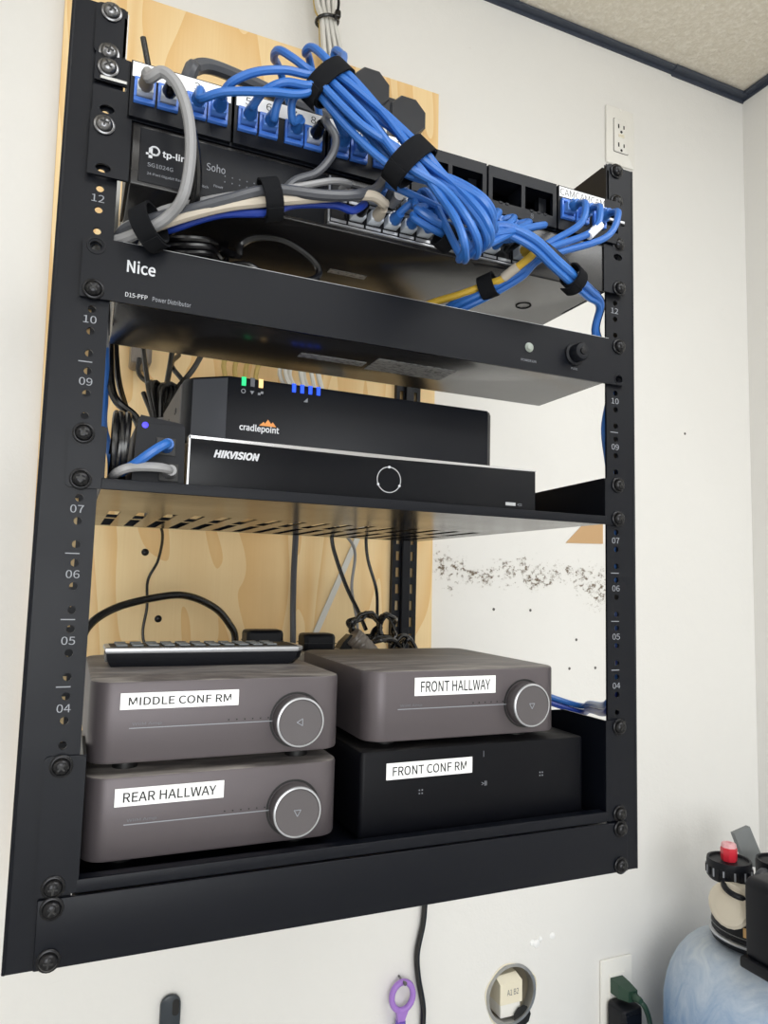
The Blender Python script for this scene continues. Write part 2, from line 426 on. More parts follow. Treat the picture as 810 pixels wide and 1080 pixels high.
# small damage on the back wall: torn brown facing paper, plaster chips, dents
m = MB(); a = [(574, 331), (657, 333), (657, 378), (640, 376), (612, 366)]
m.loops([[(x, RY1-.2, z) for x, z in a], [(x, RY1-1.4, z) for x, z in a]])
me = m.mesh('torn_paper_patch', (0, 0, 0), False); put('torn_paper_patch', me, 'cardboard', wall_back)
for (x, z, r) in ((508, -337, 5), (516, -339, 7), (548, -332, 6), (524, -333, 4)):
    put('plaster_chip', MB().lathe((x, RY1, z), [(r, -.2), (r*.9, 1.2), (r*.45, 2.4), (r*.1, 2.7)], 'y', 7).mesh('plaster_chip', (0, 0, 0)), 'label_white', wall_back)
for (x, z) in ((426, 212), (500, 211), (598, 160), (640, 110), (583, 110), (862, 560)):
    put('screw_dent', MB().lathe((x, RY1, z), [(2.6, .2), (2.2, .7), (1, .5), (.2, .3)], 'y', 9).mesh('screw_dent', (0, 0, 0)), 'dark_side', wall_back)

# plywood backboard
o = solid('plywood_board', MB().loops([[(-275, 501, -134), (301, 501, -134), (301, 519.6, -134), (-275, 519.6, -134)], [(-290, 501, 1085), (293, 501, 1085), (293, 519.6, 1085), (-290, 519.6, 1085)]]), 'plywood', (0, 510, -134), 'large pale plywood backboard fixed to the white wall behind the rack', 'board')
sub(o, (0, 510, -134), 'cut_edge', MB().loops([[(-275.6, 502, -133), (-274.8, 502, -133), (-274.8, 519, -133), (-275.6, 519, -133)], [(-290.6, 502, 1084), (-289.8, 502, 1084), (-289.8, 519, 1084), (-290.6, 519, 1084)]]), 'plywood_edge')
for (x, z) in ((-142, 285), (-120, 195)):
    sub(o, (0, 510, -134), 'board_screw', MB().lathe((x, 501, z), [(5, .1), (4.6, 1.2), (2.4, 2.2), (.3, 2.4)], 'y', 12), 'screw_black')

# ================================================================== the rack frame
rack = Thing('equipment_rack', (0, 250, 0), 'tall black open steel wall-mount rack holding the network gear', 'rack')
for sgn, side in ((-1, 'left'), (1, 'right')):
    XO = 259. if sgn < 0 else 255.5
    xa, xb = sorted((sgn*221.5, sgn*XO)); hx = sgn*232.55
    zs = [hz(n, k) for n in range(1, 16) for k in range(3)]
    ed = [0.]+[(zs[i]+zs[i+1])/2 for i in range(len(zs)-1)]+[15*U]
    m = MB().holed(0, 0, 0, 0, 0, 2.2, [(hx, z, 2.7, 2.7, (xa, xb, ed[i], ed[i+1])) for i, z in enumerate(zs)], 12)
    rail = rack.part('front_rail', m, 'black_paint', smooth=False)
    xo = sgn*XO
    rack.part('rail_flange', MB().box(min(xo, xo-sgn*2.2), max(xo, xo-sgn*2.2), 2.2, 34, 0, 15*U), 'black_paint', rail)
    rack.part('rail_edge', MB().tube([(xo-sgn*1.2, .9, 0), (xo-sgn*1.2, .9, 15*U)], 1.5, 8), 'black_paint', rail)
    for n in range(2, 16):
        if n in (13, 14, 15, 11, 8, 3, 2): continue
        rack.text('unit_number', '%02d' % n, hx-sgn*0-5.2, -.25, hz(n, 2)-10.4, 8.6, 5.4, 'dim_print', rail, bold=0)
    for n in (4, 5, 6, 9):
        rack.part('unit_mark', MB().box(hx-6.5, hx+2.5, -.2, 0, n*U-.35, n*U+.35), 'dim_print', rail)
# rear posts on the board, with their rows of square holes
for sgn in (-1, 1):
    xa, xb = sorted((sgn*224., sgn*266.))
    n_ = 26; dz = 665./n_
    xs = [xa, xa+6, xa+12, xb-12, xb-6, xb]
    rp = MB()
    for k in range(n_):
        z0, z1 = k*dz, (k+1)*dz
        for i in range(5):
            if i in (1, 3):
                rp.box(xs[i], xs[i+1], 492, 494, z0, z0+dz*.22); rp.box(xs[i], xs[i+1], 492, 494, z1-dz*.22, z1)
            else: rp.box(xs[i], xs[i+1], 492, 494, z0, z1)
    post = rack.part('rear_post', rp, 'black_paint', smooth=False)
    rack.part('post_spine', MB().box((xa+xb)/2-7, (xa+xb)/2+7, 485, 492, 0, 665, 1), 'black_paint', post)
    rack.part('post_flange', MB().box(xa, xa+2, 494, 500.5, 0, 665).box(xb-2, xb, 494, 500.5, 0, 665), 'black_paint', post)
# depth arms, top and bottom
for sgn in (-1, 1):
    def yz(pts, x0, x1): return MB().loops([[(x0, y, z) for y, z in pts], [(x1, y, z) for y, z in pts]])
    x0, x1 = sorted((sgn*221.5, sgn*223.5))
    top = rack.part('depth_arm', yz([(-2.2, 627), (-2.2, 659), (5, 665.5), (491.6, 665.5), (491.6, 600), (300, 600), (120, 627)], x0, x1), 'black_paint')
    a, b = sorted((sgn*221.5, sgn*243.))
    fl = rack.part('arm_flange', MB().rprism(a, b, 627, 666.4, 0.2, 2.2, 4, 0, 4, 'y'), 'black_paint', top)
    rack.part('arm_lip', MB().box(*sorted((sgn*220.6, sgn*221.4)), -2.2, -.4, 628, 663), 'galvanised' if sgn < 0 else 'black_paint', top)  # left lip in pale metal paints the lit edge of the arm plate
    rack.part('depth_arm', yz([(56, 2), (56, 40), (492, 40), (492, 2)], *sorted((sgn*251., sgn*253.))), 'black_paint')
    rack.part('arm_bracket', MB().box(*sorted((sgn*224., sgn*253.)), 484, 491.8, 2, 40), 'black_paint')
rack.part('side_bar', MB().box(-219.4, -215.2, 119, 121, 449, 600), 'galvanised')
# bottom one-unit blank panel
bp = rack.part('bottom_panel', MB().box(-241.3, 241.3, -3.2, -.4, .6, U-.8, .6), 'black_satin')
rack.part('panel_return', MB().box(-221, 221, -.4, 16, .6, 2.4).box(-221, 221, -.4, 16, U-2.8, U-.9), 'black_satin', bp)
# screws: washer, pan head, cross recess
def screw_mesh(name, R=7.3):
    m = MB().lathe((0, 0, 0), [(R, 0), (R, 1.0), (R*.93, 1.4), (R*.8, 1.5), (R*.78, 2.2), (R*.72, 3.4), (R*.55, 4.6), (R*.3, 5.2), (.1, 5.3)], 'y', 20)
    return m.mesh(name, (0, 0, 0))
sm_b, sm_s = screw_mesh('rack_screw'), screw_mesh('rack_screw_steel')
cr = MB().box(-3, 3, -5.55, -4.3, -.6, .6).box(-.6, .6, -5.56, -4.3, -3, 3).mesh('cross_recess', (0, 0, 0))
def screw(side, n, k, y=-2.4, steel=False, dx=0, dz=0):
    o = rack.inst('rack_screw', sm_s if steel else sm_b, 'screw_steel' if steel else 'screw_black', (side*232.55+dx, y, hz(n, k)+dz), (0, random.uniform(0, 1.5), 0))
    put('cross_recess', cr, 'port_black', o)
for n, k, y, st in ((15, 2, -2.4, 1), (15, 0, -2.4, 1), (14, 2, -4.4, 1), (13, 2, -5.6, 1), (11, 0, -4.6, 0), (8, 2, -2.4, 0), (8, 0, -2.4, 0), (3, 2, -2.4, 0), (2, 0, -2.4, 0), (1, 2, -3.4, 0), (1, 0, -3.4, 0)):
    screw(-1, n, k, y, st)
for n, k, y in ((15, 2, -2.4), (15, 0, -2.4), (14, 0, -4.4), (13, 0, -5.6), (11, 2, -4.6), (8, 2, -2.4), (8, 0, -2.4), (3, 2, -2.4), (2, 0, -2.4), (1, 2, -3.4), (1, 0, -3.4)):
    screw(1, n, k, y)
# washer ring seen in the empty upper left slot of the distributor is part of that panel (below)

# ================================================================== patch panel (unit 14)
ZB, ZT = 581.5, 626.
pp = Thing('patch_panel', (0, 0, ZB), 'black patch panel with blue keystone jacks at the top of the rack', 'patch panel')
pf = pp.part('frame', MB().box(-219.5, 234, -4, -2.2, ZB, ZB+3).box(-219.5, 234, -4, -2.2, ZT-2, ZT).box(-219.5, 220, -2.2, 36, ZT-1.2, ZT).box(-219.5, 220, -2.2, 36, ZB, ZB+1.2)
    .box(-219.5, -217.5, -4, 36, ZB, ZT).box(218.5, 220, -2.2, 36, ZB, ZT).box(232, 234, -4, -2.2, ZB, ZT), 'black_satin', smooth=False)
pp.part('back_plate', MB().box(-219, 220, 36, 38, ZB, ZT), 'port_black')
for sgn in (-1, 1):
    a, b = sorted((sgn*218., sgn*241.5))
    sl = [(sgn*231.5, hz(14, 0)+.5, 5, 3.3, (a, b, ZB, ZB+14)), (sgn*231.5, hz(14, 2), 5, 3.3, (a, b, ZB+30, ZT))]
    e = pp.part('ear', MB().holed(0, 0, 0, 0, -4.2, -2.4, sl, 16).box(a, b, -4.2, -2.4, ZB+14, ZB+20).box(a, b, -4.2, -2.4, ZB+24, ZB+30), 'black_satin', smooth=False)
    pp.part('ear_highlight', MB().box(a+4, b-1, -5.4, -4.2, ZB+25, ZB+27.6, .5), 'galvanised' if sgn < 0 else 'silver_plastic', e)  # pale bar standing in for the highlight on the black ear
MC = [-180.5+75.3*k for k in range(6)]; PO = (-26.6, -10.2, 10.2, 26.0)
jack = (MB().box(-7.4, 7.4, -9.2, 8, -9.5, -6.2, .4).box(-7.4, 7.4, -9.2, 8, 6.4, 9.0, .4).box(-7.4, -5.6, -9.2, 8, -6.2, 6.4).box(5.6, 7.4, -9.2, 8, -6.2, 6.4).box(-7.4, 7.4, 2, 8, -6.2, 6.4)).mesh('keystone_jack', (0, 0, 0))
jcav = MB().box(-5.6, 5.6, .6, 1.9, -6.2, 6.4).mesh('jack_cavity', (0, 0, 0))
jcon = MB()
for q in range(8): jcon.box(-4+q*1.1, -3.5+q*1.1, -1.5, .5, 2.4, 3.0)
jcon = jcon.mesh('jack_contacts', (0, 0, 0))
def frame_xz(m, x0, x1, z0, z1, xs, zs, y0, y1):      # bar frame round rectangular openings xs=[(a,b)..], zs=(c,d)
    m.box(x0, x1, y0, y1, z0, zs[0]); m.box(x0, x1, y0, y1, zs[1], z1)
    e = [x0]+[v for q in xs for v in q]+[x1]
    for k in range(0, len(e), 2): m.box(e[k], e[k+1], y0, y1, zs[0], zs[1])
    return m
for k, cx in enumerate(MC):
    x0, x1 = cx-36.6, cx+36.6
    if k in (3, 4):
        mo = pp.part('module', frame_xz(MB(), x0, x1, ZB+1, ZT-1, [(cx-32.5, cx-2), (cx+2, cx+32.5)], (ZB+11.5, ZT-11.5), -8, -4), 'black_satin', smooth=False)
        pp.part('opening_wall', MB().box(cx-34, cx+34, -4, 14, ZB+9.5, ZB+11.4).box(cx-34, cx+34, -4, 14, ZT-11.4, ZT-9.5).box(cx-1.9, cx+1.9, -4, 14, ZB+11.5, ZT-11.5).box(cx+24, cx+32, 2, 9, ZB+12, ZT-12), 'black_plastic', mo)
        for q in (-24, -17, 9, 17, 24): pp.part('latch_tab', MB().box(cx+q-2, cx+q+2, -8.4, -5, ZB+10, ZB+12.4, .4), 'black_satin', mo)
        pp.text('number', ['7', '8'][k-3], cx+8, -8.1, ZB+4, 3, 4.4, 'grey_print', mo)
        continue
    mo = pp.part('module', frame_xz(MB(), x0, x1, ZB+1, ZT-1, [(cx+q-7.6, cx+q+7.6) for q in PO], (ZB+11.5, ZB+31.2), -8, -4), 'black_satin', smooth=False)
    if k == 5: pp.part('label_strip', MB().box(x0+1, cx+17, -8.5, -8.0, ZT-11.6, ZT-2.2), 'label_white', mo)
    else: pp.part('label_strip', MB().box(x0+1, x1-1, -8.5, -8.0, ZT-13.2, ZT-2), 'label_white', mo)
    for i, q in enumerate(PO):
        if k == 5 and i == 3: continue
        j = pp.inst('keystone_jack', jack, 'keystone_blue', (cx+q, -1.5, ZB+21.5), under=mo)
        put('jack_cavity', jcav, 'port_black', j); put('jack_contacts', jcon, 'port_gold', j)
        if k != 5: pp.text('port_number', str(4*k+i+1), cx+q-2.2, -8.6, ZT-10.5, 4.2 if 4*k+i+1 < 10 else 6.4, 6, 'label_ink', mo)
pp.text('printed_label', 'CAMCAMCAM', MC[5]-35, -8.6, ZT-10.2, 52, 6.6, 'label_ink')

# ================================================================== network switch (unit 13)
ZB, ZT = 534., 580.8
sw = Thing('network_switch', (0, 60, ZB), 'black rack network switch with two rows of ports under the patch panel', 'network switch')
body = sw.part('chassis', MB().box(-214, 218, -4, 205, ZB, ZT, 1.2), 'chassis_black')
sw.part('label_panel', MB().box(-208, -66, -4.6, -3.6, ZB+3, ZT-3, .4), 'black_plastic', body)
for sgn in (-1, 1):
    a, b = sorted((sgn*214.5, sgn*242.))
    sl = [(sgn*231.5, hz(13, 0), 5.2, 3.3, (a, b, ZB, ZB+13)), (sgn*231.5, hz(13, 2)-.5, 5.2, 3.3, (a, b, ZT-14, ZT))]
    sw.part('ear', MB().holed(0, 0, 0, 0, -5.4, -3.4, sl, 16).box(a, b, -5.4, -3.4, ZB+13, ZT-14).box(*sorted((sgn*214.2, sgn*216.)), -3.4, 60, ZB, ZT), 'black_satin', smooth=False)
pt = MB(); frame_xz(pt, -7.2, 7.2, -8.4, 8.4, [(-5.9, 5.9)], (-5.6, 6.2), -1.5, 0); pt.box(-5.9, 5.9, 10, 11, -6, 6.5).box(-6.6, -5.9, 0, 10, -6, 6.5).box(5.9, 6.6, 0, 10, -6, 6.5)
pt = pt.mesh('port', (0, 0, 0), False)
pcav = MB().box(-5.8, 5.8, -.4, .2, -5.5, 6.1).mesh('port_cavity', (0, 0, 0))
psh = MB().box(-6.6, 6.6, -1.9, -1.3, -8.6, -6.2).mesh('port_shield', (0, 0, 0))
SWX = [-54.5+15.2*i+(5 if i >= 6 else 0) for i in range(12)]
for i, x in enumerate(SWX):
    for z in (ZB+14.8, ZB+32.6):
        p_ = sw.inst('port', pt, 'black_plastic', (x, -4.2, z), under=None)
        put('port_cavity', pcav, 'port_black', p_); put('port_shield', psh, 'silver_plastic', p_)
sw.part('port_surround', MB().box(SWX[0]-9, SWX[0]-7.6, -6, -3.6, ZB+4, ZT-3).box(SWX[0]-9, SWX[-1]+9, -6, -3.6, ZB+3.8, ZB+5.2), 'silver_plastic')
lg = sw.text('logo', 'tp-link', -192, -4.8, 557.5, 21, 6.6, 'white_print', bold=.01)
sw.text('logo', 'Soho', -160, -4.8, 557.5, 14, 6.2, 'dim_print')
sw.part('logo_mark', MB().tube([(-197.5+3.2*math.cos(a), -4.7, 562+3.2*math.sin(a)) for a in [k*math.pi/8 for k in range(16)]], .75, 6, 2, closed=True).box(-201.6, -199, -4.9, -4.6, 556, 563.6).box(-203.5, -197, -4.9, -4.6, 558.2, 559.8), 'white_print')
sw.text('model_print', 'SG1024G', -202, -4.8, 549.4, 18, 3.0, 'dim_print')
sw.text('model_print', '24-Port Gigabit Rackmount Switch', -202, -4.8, 542.6, 44, 2.6, 'dim_print')
sw.text('model_print', 'Power', -154, -4.8, 545.6, 7, 2.0, 'dim_print')
led = MB().lathe((0, 0, 0), [(.55, 0), (.55, .25)], 'y', 8).mesh('status_light', (0, 0, 0))
for i in range(12):
    for j in (0, 1): sw.inst('status_light', led, 'grey_print', (-146+i*5.6, -4.7, 556-j*4.5))
sw.part('underside_label', MB().box(-36, 0, 66, 74, ZB-.3, ZB), 'silver_sticker', body)
sw.part('vent_mark', MB().lathe((168, 60, ZB-.3), [(8, 0), (8, .3), (6.8, .3), (6.8, 0)], 'z', 20, False), 'black_plastic', body)

# ================================================================== power distributor (unit 11)
ZB, ZT = 444.9, 488.9
pd = Thing('power_distributor', (0, 45, ZB), 'black one-unit power distributor panel with round knob lettered Nice', 'power panel')
body = pd.part('chassis', MB().box(-217, 217, -2, 101, ZB+.8, ZT-1.2, .8), 'chassis_black')
a_, b_ = -241.3, 241.3
fc = [(-232.55, hz(11, 2), 4.2, 3.4, (a_, -221, ZB+28, ZT)), (-232.55, hz(11, 0), 4.2, 3.4, (a_, -221, ZB, ZB+14)), (232.55, hz(11, 2), 4.2, 3.4, (221, b_, ZB+28, ZT)), (232.55, hz(11, 0), 4.2, 3.4, (221, b_, ZB, ZB+14))]
face = pd.part('face_panel', MB().holed(0, 0, 0, 0, -4.4, -2.4, fc, 16).box(a_, -221, -4.4, -2.4, ZB+14, ZB+28).box(221, b_, -4.4, -2.4, ZB+14, ZB+28).box(-221, 221, -4.4, -2.4, ZB, ZT), 'black_paint', smooth=False)
pd.part('panel_edge', MB().box(-215, 221, -4.0, -2.6, ZT, ZT+.5), 'silver_plastic', face)
pd.part('slot_ring', MB().lathe((-232.55, -4.4, hz(11, 2)), [(6.4, 0), (6.2, .5), (5.2, .5), (5.0, 0)], 'y', 20, False), 'black_plastic', face)
pd.part('slot_ring', MB().lathe((232.55, -4.4, hz(11, 0)), [(5.4, 0), (5.2, .5), (4.2, .5), (4.0, 0)], 'y', 20, False), 'black_plastic', face)
pd.text('brand_print', 'Nice', -211.5, -4.6, 467.6, 19.5, 9.4, 'white_print', bold=.008)
pd.text('model_print', 'D15-PFP', -211.5, -4.6, 449.6, 15, 3.2, 'white_print')
pd.text('model_print', 'Power Distributor', -193, -4.6, 449.4, 27, 3.6, 'dim_print')
pd.part('indicator', MB().lathe((130.5, -4.4, 466), [(4.4, 0), (4.2, .8), (3.4, 1.0), (3.2, 2.2), (1.8, 3.2), (.2, 3.5)], 'y', 18), 'led_off')
pd.text('indicator_print', 'POWER ON', 122, -4.6, 452.6, 16, 2.2, 'dim_print')
kb = pd.part('knob', MB().lathe((180.5, -4.4, 467), [(10.6, 0), (10.6, 2), (9.6, 2.6), (8.4, 3), (8.2, 11), (7.2, 12.4), (4.4, 12.8), (.2, 13)], 'y', 24), 'black_plastic')
pd.part('knob_cap', MB().lathe((180.5, -17.4, 467), [(3.4, 0), (3.2, .8), (.2, 1.2)], 'y', 14), 'screw_black', kb)
pd.text('knob_print', 'FUSE', 177, -4.6, 452.6, 7, 2, 'dim_print')
pd.part('rating_sticker', MB().box(-1, 76, 30, 64, ZB+.4, ZB+.8), 'silver_sticker', body, 'silver rating sticker under the distributor')
pd.part('serial_sticker', MB().box(-66, -6, 46, 58, ZB+.4, ZB+.8), 'silver_sticker', body)
pd.text('approval_mark', 'UL us', 50, 44, ZB+.3, 16, 7, 'label_ink', face='-z')

# ================================================================== vented shelf (unit 8)
ZS = 312.
sh = Thing('vented_shelf', (0, 200, ZS), 'black vented steel shelf carrying the recorder and router in mid-rack', 'shelf')
sx = [-219.]; x = -205.
while x < 204: sx += [x, x+10.5]; x += 26.
sx.append(219.); sy = [-1., 150., 182., 262., 278., 386., 400.]
hol = [(i, j) for i in range(1, len(sx)-1, 2) for j in (3, 5) if True]
hol = [(i, j-0) for i, j in [(i, j) for i in range(1, len(sx)-2, 2) for j in (2, 4)]]
tray = sh.part('tray', MB().grid(sx, sy, hol, ZS, ZS+1.6), 'black_gloss_paint', smooth=False)
sh.part('front_lip', MB().box(-219.5, 219.5, -2.6, -.6, ZS-.4, ZS+7.4, .5), 'black_paint', tray)
sh.part('rear_lip', MB().box(-219.5, 219.5, 398.4, 400, ZS+1.6, ZS+14), 'black_paint', tray)
for sgn in (-1, 1):
    pts = [(-.6, ZS+1.6), (-.6, 355.), (120, 352), (400, ZS+16), (400, ZS+1.6)]
    x0, x1 = sorted((sgn*217.4, sgn*219.4))
    s_ = sh.part('side_panel', MB().loops([[(x0, y, z) for y, z in pts], [(x1, y, z) for y, z in pts]]), 'black_paint', smooth=False)
    sh.part('ear', MB().rprism(*sorted((sgn*217.6, sgn*242.)), ZS-.4, 355.4, .3, 2.3, 3, 0, 4, 'y'), 'black_paint', s_)

# ================================================================== lower two-unit shelf
ZL = 45.2
lo = Thing('steel_shelf', (0, 200, ZL), 'deep black steel shelf holding the four amplifiers near the bottom', 'shelf')
t2 = lo.part('tray', MB().box(-219, 219, 0, 400, ZL, ZL+1.6), 'black_paint')
lo.part('front_lip', MB().box(-219, 219, -2.4, -.5, ZL-.2, ZL+8.4, .6), 'black_satin', t2)
lo.part('lip_fold', MB().box(-219, 219, -.5, 7, ZL+7.2, ZL+8.4), 'black_satin', t2)
lo.part('rear_lip', MB().box(-219, 219, 398, 400, ZL+1.6, ZL+14), 'black_paint', t2)
for sgn in (-1, 1):
    pts = [(-.6, ZL+1.6), (-.6, 133), (60, 133), (400, ZL+22), (400, ZL+1.6)]
    x0, x1 = sorted((sgn*217.4, sgn*219.4))
    s_ = lo.part('side_panel', MB().loops([[(x0, y, z) for y, z in pts], [(x1, y, z) for y, z in pts]]), 'black_paint', smooth=False)
    lo.part('ear', MB().rprism(*sorted((sgn*217.6, sgn*243.)), ZL+.2, 133.2, .3, 2.3, 3, 0, 4, 'y'), 'black_paint', s_)

# ================================================================== video recorder on the vented shelf
ZB = ZS+1.8
nv = Thing('video_recorder', (7, 150, ZB), 'wide flat black video recorder with silver trim lettered HIKVISION', 'recorder')
X0, X1, Y0, Z0, Z1 = -156., 170., 40., 321.4, 363.2
nv.part('chassis', MB().box(X0+1.5, X1-1.5, Y0+5, 290, Z0, Z1-.6, 1), 'black_paint')
fp = nv.part('front_panel', MB().box(X0, X1, Y0, Y0+8, Z0, Z1, .8), 'black_gloss_paint')
nv.part('trim_bar', MB().loops([[(X0, Y0-.5, Z1-1.8), (X0, Y0-.5, Z1+.3), (X0, Y0+8, Z1+.3), (X0, Y0+8, Z1-1.8)], [(X0+150, Y0-.5, Z1-3.0), (X0+150, Y0-.5, Z1+.3), (X0+150, Y0+8, Z1+.3), (X0+150, Y0+8, Z1-3.0)], [(X1, Y0-.5, Z1-1.0), (X1, Y0-.5, Z1+.3), (X1, Y0+8, Z1+.3), (X1, Y0+8, Z1-1.0)]]), 'chrome', fp)
nv.part('trim_edge', MB().box(X0-.3, X0+1.1, Y0-.5, Y0+8, Z0, Z1), 'silver_plastic', fp)
nv.part('trim_edge', MB().loops([[(X0+40, Y0-.4, Z0), (X0+40, Y0-.4, Z0+.3), (X0+40, Y0, Z0+.3), (X0+40, Y0, Z0)], [(X0+170, Y0-.4, Z0+.6), (X0+170, Y0-.4, Z0+2.2), (X0+170, Y0, Z0+2.2), (X0+170, Y0, Z0+.6)], [(X1-60, Y0-.4, Z0), (X1-60, Y0-.4, Z0+.4), (X1-60, Y0, Z0+.4), (X1-60, Y0, Z0)]]), 'silver_plastic', fp)
lt = put('lettering', text_mesh('HIKVISION', 37, 6.4, .02, .25), 'white_print', nv.o, Vector((-136.5-7, 39.7-150, 347.6-ZB))*.001, (math.pi/2, 0, 0))
nv.part('status_ring', MB().lathe((15.8, Y0, 342), [(11.6, 0), (11.6, .4), (10.8, .4), (10.8, 0)], 'y', 40, False), 'silver_plastic', fp)
for a in (90, 205, 335): nv.part('ring_mark', MB().lathe((15.8+11.2*math.cos(math.radians(a)), Y0, 342+11.2*math.sin(math.radians(a))), [(1.2, 0), (1.2, .5), (.2, .6)], 'y', 8), 'white_print', fp)
nv.part('usb_port', MB().box(136, 147, Y0-.3, Y0, 327.6, 330.6), 'silver_plastic', fp)
nv.text('usb_mark', '<=', 149, Y0-.3, 327.8, 5, 2.4, 'dim_print', fp)
for sx_ in (-130, 150):
    for sy_ in (70, 270): nv.part('foot', MB().lathe((sx_, sy_, ZB), [(7, 0), (7, 5), (6.4, 7.9)], 'z', 14), 'rubber')

# ================================================================== router on the recorder
ZB = Z1+.5
rt_ = Thing('router', (0, 150, ZB), 'black router with green amber and blue lights on top of recorder', 'router')
def yxz(pts, z0, z1): return MB().loops([[(x, y, z0) for x, y in pts], [(x, y, z0+1) for x, y in pts], [(x, y, z1-3) for x, y in pts], [(x*.995, y*.995+1.2, z1) for x, y in pts]])
rb = rt_.part('body', yxz([(-124, 60), (128, 60), (134.5, 66), (134.5, 225), (-156, 225), (-156, 92), (-150, 80)], ZB+3, 421), 'black_satin')
rt_.part('corner_panel', MB().loops([[(-149.6, 79.4, ZB+3.2), (-124.4, 59.6, ZB+3.2), (-124.2, 60.2, ZB+3.2), (-149.4, 80.2, ZB+3.2)], [(-149.6, 79.4, 419), (-124.4, 59.6, 419), (-124.2, 60.2, 419), (-149.4, 80.2, 419)]]), 'dark_grey_cable', rb)
rt_.part('side_cover', MB().box(-157.2, -156, 96, 223, ZB+4, 418), 'dark_side', rb)
for y in (120, 170): rt_.part('side_slot', MB().box(-157.8, -157.1, y, y+10, 398, 402), 'port_black', rb)
for sy_ in (80, 205):
    for sx_ in (-110, 115): rt_.part('foot', MB().lathe((sx_, sy_, ZB), [(6, 0), (6, 3.1)], 'z', 12), 'rubber')
for x, mm in ((-111, 'led_green'), (-103.6, 'grey_print'), (-96.4, 'led_amber')):
    rt_.part('status_light', MB().box(x-1.8, x+1.8, 58.8, 66, 414, 421.4), mm)
for k in range(4): rt_.part('status_light', MB().box(-67.4+k*7.4-1.6, -67.4+k*7.4+1.6, 58.8, 66, 414, 421.4), 'led_blue')
rt_.part('power_icon', MB().lathe((-111, 60, 409.4), [(2, .1), (2, .4), (1.3, .4), (1.3, .1)], 'y', 12, False), 'dim_print')
rt_.part('wireless_icon', MB().loops([[(-105.4, 59.6, 410.4), (-101.8, 59.6, 410.4), (-103.6, 59.6, 407.4)], [(-105.4, 59.9, 410.4), (-101.8, 59.9, 410.4), (-103.6, 59.9, 407.4)]]), 'dim_print')
rt_.part('modem_icon', MB().box(-98.6, -96.4, 59.6, 59.9, 407.6, 409.6).box(-96.2, -94, 59.6, 59.9, 409, 411), 'dim_print')
rt_.part('signal_icon', MB().loops([[(-58.4, 59.6, 406.6), (-54.6, 59.6, 406.6), (-54.6, 59.6, 410.6)], [(-58.4, 59.9, 406.6), (-54.6, 59.9, 406.6), (-54.6, 59.9, 410.6)]]), 'dim_print')
rt_.text('lettering', 'cradlepoint', -113, 59.6, 374.6, 34, 7.4, 'white_print', bold=.01)
def tri(m, a, b, c, z0, z1, y): return m.loops([[(a, y, z0), (b, y, z0), (c, y, z1)], [(a, y+.3, z0), (b, y+.3, z0), (c, y+.3, z1)]])
rt_.part('mountain_logo', tri(tri(tri(MB(), -96.5, -90.5, -92.6, 381.6, 385.2, 59.5), -93, -84.4, -89, 381.6, 387.4, 59.4), -88, -81.6, -84.8, 381.6, 385.6, 59.5), 'orange_print')

# ================================================================== small black box at the left of the shelf
ZB = ZS+1.8
bx = Thing('injector_box', (-180, 50, ZB), 'small black upright box with blue light left of the recorder', 'network box')
bb = bx.part('body', MB().loops([[(-199, 14, ZB), (-161.5, 14, ZB), (-161.5, 95, ZB), (-199, 95, ZB)], [(-196.6, 14, 364), (-163, 14, 364), (-163, 95, 364), (-196.6, 95, 364)], [(-194.6, 15, 370.2), (-165, 15, 366.5), (-165, 94, 366.5), (-194.6, 94, 370.2)]]), 'black_plastic', smooth=False)
bx.part('status_light', MB().lathe((-191.4, 14, 362.6), [(2.3, -.4), (2.3, .5), (.3, .8)], 'y', 12), 'led_violet', bb)
for (x, z) in ((-176, 348), (-173, 329)):
    bx.part('port', MB().box(x-7, x+7, 13.2, 14.2, z-6.5, z+6.5, .3), 'port_black', bb)

